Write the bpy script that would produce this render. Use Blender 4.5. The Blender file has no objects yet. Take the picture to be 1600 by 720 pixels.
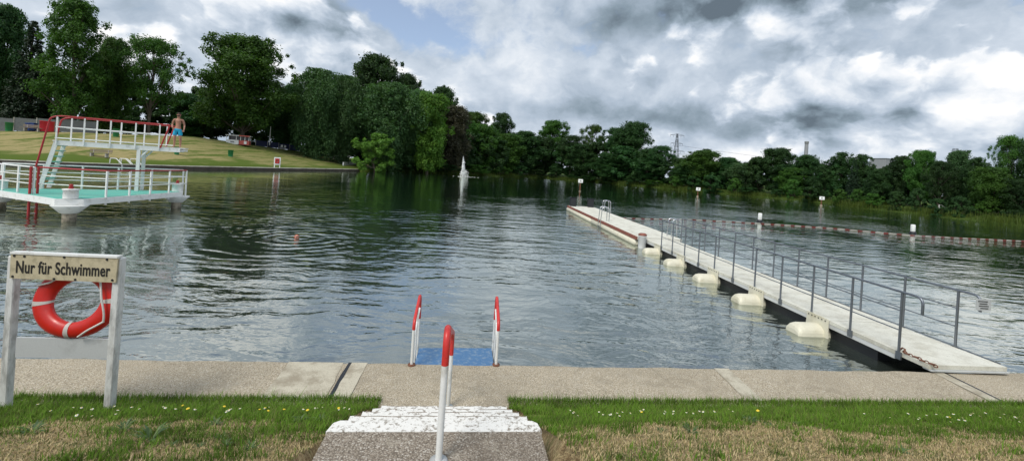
import bpy, math, random
import numpy as np
from mathutils import Vector, Matrix, noise as mnoise

# ------------------------------------------------------------------ camera
F, H, ROLL, CX, CY = 640.0, 3.15, math.radians(3.7), 800.0, 263.0
S = bpy.context.scene
C = S.collection
cam_d = bpy.data.cameras.new('camera'); cam = bpy.data.objects.new('camera', cam_d); C.objects.link(cam)
cam_d.sensor_width = 36; cam_d.lens = 36*F/1600; cam_d.clip_start = .05; cam_d.clip_end = 6000
cam_d.shift_y = -(360-CY)/1600
cam.matrix_world = Matrix.Translation((0, 0, H)) @ Matrix.Rotation(math.radians(90), 4, 'X') @ Matrix.Rotation(ROLL, 4, 'Z')
S.camera = cam
S.render.engine = 'CYCLES'
S.view_settings.view_transform = 'Standard'; S.view_settings.look = 'None'
S.view_settings.exposure = 0.35; S.view_settings.gamma = 1; S.view_settings.use_curve_mapping = False

def uv(px, py):
    dx, dy = px-CX, py-CY
    return dx*math.cos(ROLL)+dy*math.sin(ROLL), -dx*math.sin(ROLL)+dy*math.cos(ROLL)
def P(px, py, z=0.0):
    u, v = uv(px, py); Y = (H-z)*F/v; return Vector((u*Y/F, Y, z))
def PY(px, py, Y):
    u, v = uv(px, py); return Vector((u*Y/F, Y, H-v*Y/F))

# ------------------------------------------------------------------ sun
SUN_EL, SUN_AZ = math.radians(52), math.radians(215)       # compass-like: 0 = +Y, clockwise
sdir = Vector((math.sin(SUN_AZ)*math.cos(SUN_EL), math.cos(SUN_AZ)*math.cos(SUN_EL), math.sin(SUN_EL)))
sl = bpy.data.lights.new('sun', 'SUN'); sl.energy = 2.2; sl.angle = math.radians(22); sl.color = (1, .955, .88)
so = bpy.data.objects.new('sun', sl); C.objects.link(so)
so.rotation_euler = (-sdir).to_track_quat('-Z', 'Y').to_euler()

# ------------------------------------------------------------------ node helpers
class NT:
    def __init__(s, nt): s.nt = nt; s.n = nt.nodes; s.l = nt.links
    def node(s, t, **kw):
        n = s.n.new(t)
        for k, v in kw.items(): setattr(n, k, v)
        return n
    def put(s, inp, v):
        if hasattr(v, 'is_linked') or isinstance(v, bpy.types.NodeSocket): s.l.new(v, inp)
        elif v is not None:
            if isinstance(v, (tuple, list)) and len(v) == 3 and inp.type == 'RGBA': v = (*v, 1)
            inp.default_value = v
    def m(s, op, a, b=None, c=None, clamp=False):
        n = s.node('ShaderNodeMath', operation=op, use_clamp=clamp)
        s.put(n.inputs[0], a)
        if b is not None: s.put(n.inputs[1], b)
        if c is not None: s.put(n.inputs[2], c)
        return n.outputs[0]
    def vm(s, op, a, b=None, sc=None):
        n = s.node('ShaderNodeVectorMath', operation=op); s.put(n.inputs[0], a)
        if b is not None: s.put(n.inputs[1], b)
        if sc is not None: s.put(n.inputs['Scale'], sc)
        return n.outputs['Value'] if op in ('DOT_PRODUCT', 'LENGTH', 'DISTANCE') else n.outputs[0]
    def noise(s, vec, scale, detail=4, rough=.5, dist=0.0, lac=2.0, col=False):
        n = s.node('ShaderNodeTexNoise'); s.put(n.inputs['Vector'], vec)
        n.inputs['Scale'].default_value = scale; n.inputs['Detail'].default_value = detail
        n.inputs['Roughness'].default_value = rough; n.inputs['Distortion'].default_value = dist
        n.inputs['Lacunarity'].default_value = lac
        return n.outputs['Color' if col else 'Fac']
    def voro(s, vec, scale, out='Distance', feature='F1'):
        n = s.node('ShaderNodeTexVoronoi', feature=feature); s.put(n.inputs['Vector'], vec)
        n.inputs['Scale'].default_value = scale; return n.outputs[out]
    def mix(s, f, a, b, mode='MIX'):
        n = s.node('ShaderNodeMix', data_type='RGBA', blend_type=mode)
        s.put(n.inputs[0], f); s.put(n.inputs[6], a); s.put(n.inputs[7], b); return n.outputs[2]
    def ss(s, v, lo, hi, a=0.0, b=1.0):
        n = s.node('ShaderNodeMapRange', interpolation_type='SMOOTHSTEP'); s.put(n.inputs[0], v)
        n.inputs[1].default_value = lo; n.inputs[2].default_value = hi; n.inputs[3].default_value = a; n.inputs[4].default_value = b
        return n.outputs[0]
    def lin(s, v, lo, hi, a=0.0, b=1.0):
        n = s.node('ShaderNodeMapRange'); s.put(n.inputs[0], v)
        n.inputs[1].default_value = lo; n.inputs[2].default_value = hi; n.inputs[3].default_value = a; n.inputs[4].default_value = b
        return n.outputs[0]
    def mapping(s, vec, loc=(0,0,0), rot=(0,0,0), scale=(1,1,1)):
        n = s.node('ShaderNodeMapping'); s.put(n.inputs[0], vec)
        n.inputs[1].default_value = loc; n.inputs[2].default_value = rot; n.inputs[3].default_value = scale; return n.outputs[0]
    def bump(s, h, strength=.5, dist=.01, normal=None):
        n = s.node('ShaderNodeBump'); n.inputs['Strength'].default_value = strength; n.inputs['Distance'].default_value = dist
        s.put(n.inputs['Height'], h)
        if normal is not None: s.put(n.inputs['Normal'], normal)
        return n.outputs[0]

# ------------------------------------------------------------------ world: sky + clouds
W = bpy.data.worlds.new('World'); S.world = W; W.use_nodes = True
k = NT(W.node_tree); k.n.clear()
sky = k.node('ShaderNodeTexSky', sky_type='NISHITA'); sky.sun_disc = False
sky.sun_elevation = SUN_EL; sky.sun_rotation = SUN_AZ; sky.altitude = 50; sky.ozone_density = 2.0
tc = k.node('ShaderNodeTexCoord'); d = k.vm('NORMALIZE', tc.outputs['Generated'])
sx = k.node('ShaderNodeSeparateXYZ'); k.l.new(d, sx.inputs[0]); dz = sx.outputs[2]
sk_ = k.mapping(d, loc=(2.35, 4.1, .9), rot=(0, .12, 0), scale=(1.0, 1.0, 1.45))
wob = k.vm('SCALE', k.vm('SUBTRACT', k.noise(sk_, 3.0, 5, .6, col=True), (.5, .5, .5)), sc=.16)
q = k.vm('ADD', sk_, wob)
soff = (-.022, -.01, .055)
def cl(v, sc, det=9, rg=.56): return k.noise(v, sc, det, rg)
dw = k.vm('ADD', d, k.vm('SCALE', k.vm('SUBTRACT', k.noise(sk_, 5.5, 6, .6, col=True), (.5, .5, .5)), sc=.13))
def blob(px, py, wpx, hpx, tilt=0):
    """soft spot about a fixed sky direction (elliptical: w, h given as angles)"""
    u, v = uv(px, py); c0 = Vector((u, F, -v)).normalized()
    right = Vector((c0.y, -c0.x, 0)).normalized(); up = right.cross(c0)
    if tilt: right, up = right*math.cos(tilt)+up*math.sin(tilt), up*math.cos(tilt)-right*math.sin(tilt)
    r = math.sqrt(u*u+F*F)
    a = k.m('DIVIDE', k.vm('DOT_PRODUCT', dw, tuple(right)), wpx/r*F/r); b = k.m('DIVIDE', k.vm('DOT_PRODUCT', dw, tuple(up)), hpx/r)
    e = k.m('ADD', k.m('MULTIPLY', a, a), k.m('MULTIPLY', b, b))
    g = k.m('EXPONENT', k.m('MULTIPLY', e, -1.0))
    return k.m('MULTIPLY', g, k.m('GREATER_THAN', k.vm('DOT_PRODUCT', d, tuple(c0)), 0.0))
def add(*xs):
    r = xs[0]
    for x in xs[1:]: r = k.m('ADD', r, x)
    return r
def sc(x, f): return k.m('MULTIPLY', x, f)
def dens(v):
    """billowing cloud density: broad shape plus rounded puffs of two sizes"""
    big = cl(v, 2.3, 8, .56)
    wv = k.vm('ADD', v, k.vm('SCALE', k.vm('SUBTRACT', k.noise(v, 9, 4, .6, col=True), (.5, .5, .5)), sc=.07))
    b1 = k.voro(wv, 6.0); b2 = k.voro(wv, 15.0)
    return add(big, sc(k.m('SUBTRACT', .5, b1), .20), sc(k.m('SUBTRACT', .5, b2), .085)), big
place = add(sc(blob(1545, 150, 85, 70), .26), sc(blob(655, 40, 75, 22, -.35), -.18), sc(blob(590, 2, 60, 16), -.05), sc(blob(1470, 60, 130, 40), -.10), sc(blob(1160, 5, 220, 30), .12),
            sc(blob(1000, 90, 220, 80), .05))
dn, n_big = dens(q); df_, _ = dens(k.vm('ADD', q, soff))
lit = k.m('SUBTRACT', dn, df_); dn = k.m('ADD', dn, place)
n_fine = cl(q, 9.0, 8, .62)
feat = add(sc(blob(1200, 0, 260, 36), -.62), sc(blob(1300, 120, 260, 60), -.10), sc(blob(1450, 70, 150, 40), -.08), sc(blob(520, 26, 60, 40), -.34), sc(blob(1230, 246, 330, 14), .30), sc(blob(720, 160, 60, 14), .25),
    sc(blob(1010, 185, 240, 24), -.30), sc(blob(1250, 195, 80, 34), -.30), sc(blob(1560, 238, 110, 16), -.25), sc(blob(110, 80, 120, 50), -.08),
    sc(blob(1545, 145, 85, 62), .42), sc(blob(960, 70, 45, 40), -.25))
lay = k.ss(dn, .53, .60)
tone_a = add(.58, sc(lit, 1.2), sc(k.m('SUBTRACT', n_fine, .5), .6), feat, sc(k.m('SUBTRACT', n_big, .5), -.3))
tone_b = add(.68, sc(lit, 4.2), sc(k.m('SUBTRACT', n_fine, .5), .5), sc(k.m('SUBTRACT', dn, .62), -1.1), feat)
tone = k.m('ADD', k.m('MULTIPLY', tone_a, k.m('SUBTRACT', 1.0, lay)), k.m('MULTIPLY', tone_b, lay))
cr = k.node('ShaderNodeValToRGB'); k.l.new(tone, cr.inputs[0])
e = cr.color_ramp; e.elements[0].position = 0.0; e.elements[0].color = (.13, .17, .21, 1)
e.elements[1].position = 1.0; e.elements[1].color = (.96, .96, .97, 1)
for pos, col in ((.22, (.25, .32, .385, 1)), (.45, (.42, .50, .60, 1)), (.65, (.60, .67, .76, 1)), (.82, (.80, .84, .89, 1))):
    x = e.elements.new(pos); x.color = col
cover = k.ss(add(dn, sc(k.m('SUBTRACT', n_fine, .5), .5), sc(blob(640, 38, 75, 20, -.35), -.09), sc(blob(900, 195, 500, 45), .12), k.ss(dz, .30, .10, 0, .35), sc(blob(840, 10, 120, 50), .16), sc(blob(1580, 10, 90, 40), .10), k.ss(dz, .45, .75, 0, .12)), .32, .50)
bg1 = k.node('ShaderNodeBackground'); k.l.new(k.mix(.22, sky.outputs[0], (5.2, 5.6, 6.2)), bg1.inputs[0]); bg1.inputs[1].default_value = .12
bg2 = k.node('ShaderNodeBackground'); k.l.new(cr.outputs[0], bg2.inputs[0]); bg2.inputs[1].default_value = .84
mx = k.node('ShaderNodeMixShader'); k.l.new(cover, mx.inputs[0]); k.l.new(bg1.outputs[0], mx.inputs[1]); k.l.new(bg2.outputs[0], mx.inputs[2])
wo = k.node('ShaderNodeOutputWorld'); k.l.new(mx.outputs[0], wo.inputs[0])
W.cycles.sampling_method = 'MANUAL'; W.cycles.sample_map_resolution = 512

# ------------------------------------------------------------------ materials
def mat(name):
    m = bpy.data.materials.new(name); m.use_nodes = True; m.node_tree.nodes.clear(); t = NT(m.node_tree)
    return m, t
def finish(t, bsdf): o = t.node('ShaderNodeOutputMaterial'); t.l.new(bsdf, o.inputs[0])
def pbsdf(t, col, rough=.5, metal=0, normal=None, spec=.5, **kw):
    b = t.node('ShaderNodeBsdfPrincipled'); t.put(b.inputs['Base Color'], col); t.put(b.inputs['Roughness'], rough)
    b.inputs['Metallic'].default_value = metal; b.inputs['Specular IOR Level'].default_value = spec
    if normal is not None: t.l.new(normal, b.inputs['Normal'])
    for kk, v in kw.items(): t.put(b.inputs[kk], v)
    return b.outputs[0]
def worn(name, col, col2, scale=6, rough=.5, metal=0, amt=.5, bump=.15, fine=60, lo=.5, hi=.72, spec=.5, stretch=(1, 1, 1)):
    """painted / weathered surface: base colour, stain colour in patches, fine grain, small bump"""
    m, t = mat(name); g = t.node('ShaderNodeNewGeometry').outputs['Position']
    g = t.mapping(g, scale=stretch)
    f = t.ss(t.noise(g, scale, 6, .65), lo, hi, 0, amt)
    c = t.mix(f, col, col2); gr = t.noise(g, fine, 3, .6)
    c = t.mix(t.lin(gr, .3, .7, 0, .22), c, tuple(x*.62 for x in col))
    finish(t, pbsdf(t, c, t.lin(gr, .3, .7, rough-.1, rough+.12), metal, t.bump(gr, bump, .004), spec)); return m

M = {}
M['white_paint'] = worn('white_paint', (.76, .77, .75), (.36, .34, .28), 5, .42, amt=.55, fine=45)
M['grey_paint'] = worn('grey_paint', (.50, .52, .52), (.25, .25, .24), 4, .45, amt=.5)
M['post_paint'] = worn('post_paint', (.66, .67, .65), (.26, .26, .24), 14, .6, amt=.8, bump=.4, fine=90, lo=.4, hi=.7, stretch=(1, 1, .35))
M['board_plate'] = worn('board_plate', (.52, .46, .31), (.25, .22, .14), 12, .55, amt=.75, bump=.3, fine=60, lo=.42, hi=.75)
M['red_paint'] = worn('red_paint', (.58, .035, .03), (.30, .02, .02), 9, .35, amt=.5)
M['dark_red'] = worn('dark_red', (.36, .018, .02), (.17, .015, .015), 6, .4, amt=.5)
M['red_bin'] = worn('red_bin', (.62, .02, .05), (.35, .02, .03), 2, .4)
M['ring_red'] = worn('ring_red', (.52, .014, .007), (.30, .014, .01), 8, .38, amt=.45, fine=30)
M['band'] = worn('band', (.50, .47, .43), (.3, .28, .25), 20, .35)
M['rope'] = worn('rope', (.62, .60, .56), (.4, .38, .34), 30, .8)
M['steel'] = worn('steel', (.23, .25, .28), (.14, .15, .17), 12, .42, metal=.85)
M['chrome'] = worn('chrome', (.7, .72, .74), (.4, .4, .4), 12, .22, metal=1)
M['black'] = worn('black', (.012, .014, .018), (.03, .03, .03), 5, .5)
M['black_text'] = worn('black_text', (.015, .014, .012), (.05, .045, .035), 22, .6, lo=.55)
M['cream_float'] = worn('cream_float', (.68, .65, .52), (.38, .33, .18), 4.0, .5, amt=.55, lo=.48, hi=.78, bump=.4)
M['blue_plate'] = worn('blue_plate', (.06, .16, .32), (.22, .30, .38), 14, .5, amt=.75, lo=.48, hi=.66, fine=80)
M['turquoise'] = worn('turquoise', (.10, .42, .34), (.20, .40, .33), 1.4, .7, amt=.7, lo=.4)
M['dark_green'] = worn('dark_green', (.015, .18, .06), (.02, .1, .04), 3, .4)
M['dark_blue'] = worn('dark_blue', (.015, .05, .20), (.02, .04, .1), 3, .4)
M['wood'] = worn('wood', (.24, .19, .14), (.12, .09, .07), 8, .7, stretch=(.3, 3, 3))
M['pile'] = worn('pile', (.38, .33, .25), (.07, .06, .04), 3, .8, amt=.9, lo=.35, hi=.6, bump=.6)
M['concrete'] = worn('concrete', (.44, .42, .37), (.22, .21, .18), 1.3, .85, amt=.7, bump=.5, lo=.4, hi=.7, fine=25)
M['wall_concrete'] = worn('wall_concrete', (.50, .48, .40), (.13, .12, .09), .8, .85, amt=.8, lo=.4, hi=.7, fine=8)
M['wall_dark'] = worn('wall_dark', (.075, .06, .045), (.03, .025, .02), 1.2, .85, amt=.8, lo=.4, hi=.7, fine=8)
M['far_concrete'] = worn('far_concrete', (.30, .31, .33), (.2, .21, .23), .1, .8, fine=1)
M['kiosk_white'] = worn('kiosk_white', (.62, .63, .62), (.3, .3, .28), .8, .6, fine=4)
M['kiosk_red'] = worn('kiosk_red', (.36, .07, .055), (.2, .05, .04), 2, .6, fine=4)
M['glass_dark'] = worn('glass_dark', (.02, .025, .03), (.01, .01, .01), 2, .1)
M['skin'] = worn('skin', (.40, .20, .13), (.32, .13, .085), 9, .5, amt=.5, bump=.05)
M['skin_red'] = worn('skin_red', (.56, .20, .14), (.42, .12, .08), 9, .4, amt=.5, bump=.05)
M['hair'] = worn('hair', (.035, .02, .014), (.07, .04, .03), 40, .8, bump=.8)
M['grey_hair'] = worn('grey_hair', (.22, .15, .12), (.12, .08, .07), 40, .8, bump=.8)
M['shorts'] = worn('shorts', (.01, .36, .58), (.01, .24, .42), 8, .7, amt=.5)
M['bark'] = worn('bark', (.085, .07, .052), (.035, .03, .024), 1.5, .9, bump=.8, fine=9, stretch=(2, 2, .5))
M['pale_bark'] = worn('pale_bark', (.30, .29, .25), (.05, .05, .045), 2.0, .8, bump=.6, fine=9, lo=.45, hi=.6, amt=.9)
M['fence'] = worn('fence', (.16, .17, .17), (.08, .085, .085), 1, .7, fine=6)
M['blue_fence'] = worn('blue_fence', (.02, .03, .09), (.02, .025, .05), 1, .7, fine=6)
M['rust'] = worn('rust', (.15, .06, .03), (.3, .1, .05), 30, .7)
M['line_red'] = worn('line_red', (.20, .035, .03), (.10, .03, .025), 3, .7); M['line_white'] = worn('line_white', (.42, .40, .35), (.22, .20, .16), 3, .7)
M['red_strip'] = worn('red_strip', (.26, .085, .055), (.13, .05, .035), 3, .6, amt=.7, lo=.4)

def m_deck():
    m, t = mat('pale_deck'); g = t.node('ShaderNodeNewGeometry').outputs['Position']
    gr = t.noise(g, 55, 4, .7); big = t.noise(g, 2.2, 6, .7)
    c = t.mix(t.ss(big, .42, .68), (.66, .65, .57), (.50, .48, .40)); c = t.mix(t.ss(gr, .5, .8), c, (.30, .30, .25))
    finish(t, pbsdf(t, c, .8, normal=t.bump(gr, .5, .006))); return m
M['pale_deck'] = m_deck()

def m_aggregate(name, c1, c2, c3, sc_=70, stain=.6):
    m, t = mat(name); g = t.node('ShaderNodeNewGeometry').outputs['Position']
    v = t.voro(g, sc_, 'Color'); sepn = t.node('ShaderNodeSeparateColor'); t.l.new(v, sepn.inputs[0])
    dist = t.voro(g, sc_)
    c = t.mix(t.ss(sepn.outputs[0], .25, .75), c1, c2); c = t.mix(t.ss(sepn.outputs[1], .8, .92), c, c3)
    c = t.mix(t.ss(dist, .4, .8), c, tuple(x*.62 for x in c1))
    big = t.noise(g, 1.1, 7, .68); c = t.mix(t.ss(big, .42, .66, 0, stain), c, tuple(x*.55 for x in c1))
    st_ = t.noise(g, 2.3, 9, .75); c = t.mix(t.ss(st_, .54, .60, 0, .30), c, tuple(x*.5 for x in c1)); b2 = t.noise(g, 5.0, 6, .7); c = t.mix(t.ss(b2, .52, .72, 0, .5), c, (.40, .36, .29))
    h = t.m('ADD', t.m('MULTIPLY', dist, -1.0), t.m('MULTIPLY', b2, .8))
    finish(t, pbsdf(t, c, .9, normal=t.bump(h, .8, .008), spec=.25)); return m
M['path'] = m_aggregate('path_concrete', (.41, .35, .255), (.52, .45, .34), (.62, .57, .47), 85, .28)
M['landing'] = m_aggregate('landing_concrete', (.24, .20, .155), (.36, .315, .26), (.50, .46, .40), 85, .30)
def m_strip():
    m, t = mat('smooth_strip'); g = t.node('ShaderNodeNewGeometry').outputs['Position']
    a = t.noise(g, 3.5, 7, .7); c = t.mix(t.ss(a, .4, .65), (.50, .46, .36), (.30, .26, .19)); gr = t.noise(g, 70, 3, .6)
    c = t.mix(t.ss(gr, .5, .75), c, (.24, .21, .16))
    finish(t, pbsdf(t, c, .85, normal=t.bump(t.m('ADD', a, gr), .4, .008))); return m
M['strip'] = m_strip()
def m_step():
    m, t = mat('step_paint'); g = t.node('ShaderNodeNewGeometry').outputs['Position']
    a = t.noise(g, 26, 6, .75); b = t.noise(g, 5, 5, .6)
    f = t.ss(t.m('ADD', a, t.m('MULTIPLY', b, .4)), .70, .84)
    c = t.mix(f, (.74, .73, .69), (.24, .21, .17))
    finish(t, pbsdf(t, c, .75, normal=t.bump(a, .5, .008))); return m
M['step'] = m_step()

def m_leaf(name, c1, c2, trans=.35):
    m, t = mat(name); g = t.node('ShaderNodeNewGeometry'); oi = t.node('ShaderNodeObjectInfo')
    r = g.outputs['Random Per Island']; big = t.noise(g.outputs['Position'], .42, 4, .6)
    f = t.m('ADD', t.m('MULTIPLY', r, .5), t.m('MULTIPLY', t.ss(big, .35, .65), .5))
    c = t.mix(f, c1, c2)
    hs = t.node('ShaderNodeHueSaturation'); t.l.new(c, hs.inputs['Color']); t.l.new(t.lin(oi.outputs['Random'], 0, 1, .485, .515), hs.inputs['Hue'])
    t.l.new(t.lin(oi.outputs['Random'], 0, 1, .75, 1.3), hs.inputs['Value'])
    c = hs.outputs[0]
    df = pbsdf(t, c, .55, spec=.25)
    tr = t.node('ShaderNodeBsdfTranslucent'); t.l.new(t.mix(1.0, c, (1.2, 1.35, .6), 'MULTIPLY'), tr.inputs[0])
    mx = t.node('ShaderNodeMixShader'); mx.inputs[0].default_value = trans; t.l.new(df, mx.inputs[1]); t.l.new(tr.outputs[0], mx.inputs[2])
    finish(t, mx.outputs[0]); return m
M['leaf'] = m_leaf('leaf_green', (.026, .080, .014), (.075, .165, .024))
M['leaf_dark'] = m_leaf('leaf_dark', (.018, .056, .018), (.045, .105, .026))
M['leaf_light'] = m_leaf('leaf_light', (.08, .19, .028), (.16, .30, .05))
M['leaf_yellow'] = m_leaf('leaf_yellow', (.045, .105, .014), (.105, .175, .022))
M['leaf_purple'] = m_leaf('leaf_purple', (.030, .032, .020), (.065, .060, .035))
M['leaf_grey'] = m_leaf('leaf_grey', (.034, .085, .030), (.080, .150, .05))
M['needle'] = m_leaf('needle', (.010, .028, .013), (.022, .050, .020), .15)
M['reed'] = m_leaf('reed', (.045, .095, .012), (.105, .155, .025))

def m_attr(name, rough=.7, trans=.3):
    m, t = mat(name); a = t.node('ShaderNodeAttribute', attribute_name='tint'); c = a.outputs['Color']
    df = pbsdf(t, c, rough, spec=.2); tr = t.node('ShaderNodeBsdfTranslucent'); t.l.new(c, tr.inputs[0])
    mx = t.node('ShaderNodeMixShader'); mx.inputs[0].default_value = trans; t.l.new(df, mx.inputs[1]); t.l.new(tr.outputs[0], mx.inputs[2])
    finish(t, mx.outputs[0]); return m
M['blade'] = m_attr('grass_blade')

# ------------------------------------------------------------------ ground shape
T_ANG = math.atan(.1025); E1 = Vector((math.cos(T_ANG), math.sin(T_ANG))); E2 = Vector((-math.sin(T_ANG), math.cos(T_ANG))); ORG = Vector((0, 6.03))
def TS(t, s, z=0.0): q = ORG+E1*t+E2*s; return Vector((q.x, q.y, z))
def to_ts(x, y): dx, dy = x-ORG.x, y-ORG.y; return dx*E1.x+dy*E1.y, dx*E2.x+dy*E2.y
WALL = [P(0, 256.5), P(110, 260.5), P(210, 263), P(300, 265), P(430, 266.5), P(562, 267.5)]
WALL = [Vector((w.x, w.y)) for w in WALL]
WALL = [Vector((-72, -15)), Vector((-62, 25))]+WALL
FAR = [(620, 268.5), (660, 271), (700, 273), (760, 275), (850, 278.5), (950, 286.5), (1050, 295.5), (1150, 304.5), (1250, 313.5), (1350, 325.5), (1450, 337), (1600, 353)]
FARP = [P(*q) for q in FAR]; FARP = [Vector((w.x, w.y)) for w in FARP]
POLY = WALL+FARP+[Vector((70, 35)), Vector((66, 20)), Vector((50, 11.15))]
POLY = [v for v in POLY]+[Vector((50, 4)), Vector((-60, -20))]
PA = np.array([(v.x, v.y) for v in POLY])
def poly_sd(x, y):
    """signed distance to the lake outline, + outside; numpy arrays"""
    x = np.asarray(x, float); y = np.asarray(y, float); dmin = np.full(x.shape, 1e9); ins = np.zeros(x.shape, bool)
    n = len(PA)
    for i in range(n):
        ax, ay = PA[i]; bx, by = PA[(i+1) % n]; ex, ey = bx-ax, by-ay
        tt = np.clip(((x-ax)*ex+(y-ay)*ey)/(ex*ex+ey*ey), 0, 1)
        dmin = np.minimum(dmin, np.hypot(x-ax-tt*ex, y-ay-tt*ey))
        c = (ay > y) != (by > y)
        with np.errstate(divide='ignore', invalid='ignore'):
            xi = ax+(y-ay)*ex/(ey if ey != 0 else 1e-9)
        ins ^= c & (x < xi)
    return np.where(ins, -dmin, dmin)
def sstep(v, a, b): q = np.clip((v-a)/(b-a), 0, 1); return q*q*(3-2*q)
def wob2(x, y, s): return np.sin(x*1.3*s+1.7*np.sin(y*.9*s))*.5+np.sin(y*1.7*s+2.1*np.sin(x*.7*s+1))*.5
CREST = []
for px_c, py_c in ((-80, 205), (0, 206), (75, 206), (150, 208), (225, 210), (300, 213), (370, 223), (450, 234), (500, 240), (560, 250)):
    u_c, v_c = uv(px_c, py_c)
    Ys = np.arange(30, 140, .25); sdc = poly_sd(u_c/F*Ys, Ys); jj = np.where((sdc > 22) & (u_c/F*Ys < -20))[0]
    Yc = Ys[jj[0]] if len(jj) else 112
    Yc = min(Yc, 112); CREST.append((u_c/F, max(1.5, H-v_c*Yc/F)))
CREST_A = [c_[0] for c_ in CREST]; CREST_H = [c_[1] for c_ in CREST]
def ground(x, y):
    x = np.asarray(x, float); y = np.asarray(y, float)
    sd = poly_sd(x, y); s = (x-ORG.x)*E2.x+(y-ORG.y)*E2.y; t = (x-ORG.x)*E1.x+(y-ORG.y)*E1.y
    az = np.clip(x/np.maximum(y, 1.0), -1.6, -.25); hp_ = np.interp(az, CREST_A, CREST_H)
    lawn = .42+(hp_-.42)*np.clip((sd-1.4)/22.0, 0, 1)**.85+.08*wob2(x, y, .12)*sstep(sd, 2, 6)
    lawn = np.where(sd < 1.2, -2+2.42*sstep(sd, .25, 1.2), lawn)
    wild = np.clip(sd*.22, -2, .9)+.25*sstep(sd, 3, 12)*(1+wob2(x, y, .2))+sstep(sd, 8, 40)*.6
    isl = sstep(124-y, 0, 8)*sstep(-x, 30, 38)
    far = lawn*isl+wild*(1-isl)
    near = np.where(s > -1.0, -2.0+1.5*sstep(-s, .15, .8), .22+.46*np.clip(-1.0-s, 0, 2.7)+.05*sstep(-s, 1.2, 2.5)*wob2(x, y, 1.1))
    near = np.where((s < -1.0) & (t > -1.6) & (t < .14) & (s > -5.2) & (s < -1.3), near-.3, near)
    nearz = (s < .0) & (t > -70) & (t < 62)
    return np.where(nearz, near, far)
def gz(x, y): return float(ground(np.array([x]), np.array([y]))[0])

# ------------------------------------------------------------------ mesh helpers
def tag(o, label=None, cat=None, group=None, kind=None):
    if label: o['label'] = label
    if cat: o['category'] = cat
    if group: o['group'] = group
    if kind: o['kind'] = kind
    return o
def empty(name, loc=(0, 0, 0), rz=0, **kw):
    o = bpy.data.objects.new(name, None); o.empty_display_size = .3; C.objects.link(o); o.location = loc; o.rotation_euler = (0, 0, rz)
    return tag(o, **kw)
def np_mesh(name, co, faces, loopn=4):
    me = bpy.data.meshes.new(name); co = np.asarray(co, np.float32); faces = np.asarray(faces, np.int32)
    me.vertices.add(len(co)); me.vertices.foreach_set('co', co.ravel())
    nf = len(faces); me.loops.add(nf*loopn); me.loops.foreach_set('vertex_index', faces.ravel())
    me.polygons.add(nf); me.polygons.foreach_set('loop_start', np.arange(0, nf*loopn, loopn, dtype=np.int32))
    me.polygons.foreach_set('loop_total', np.full(nf, loopn, np.int32)); me.update(calc_edges=True); return me
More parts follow.
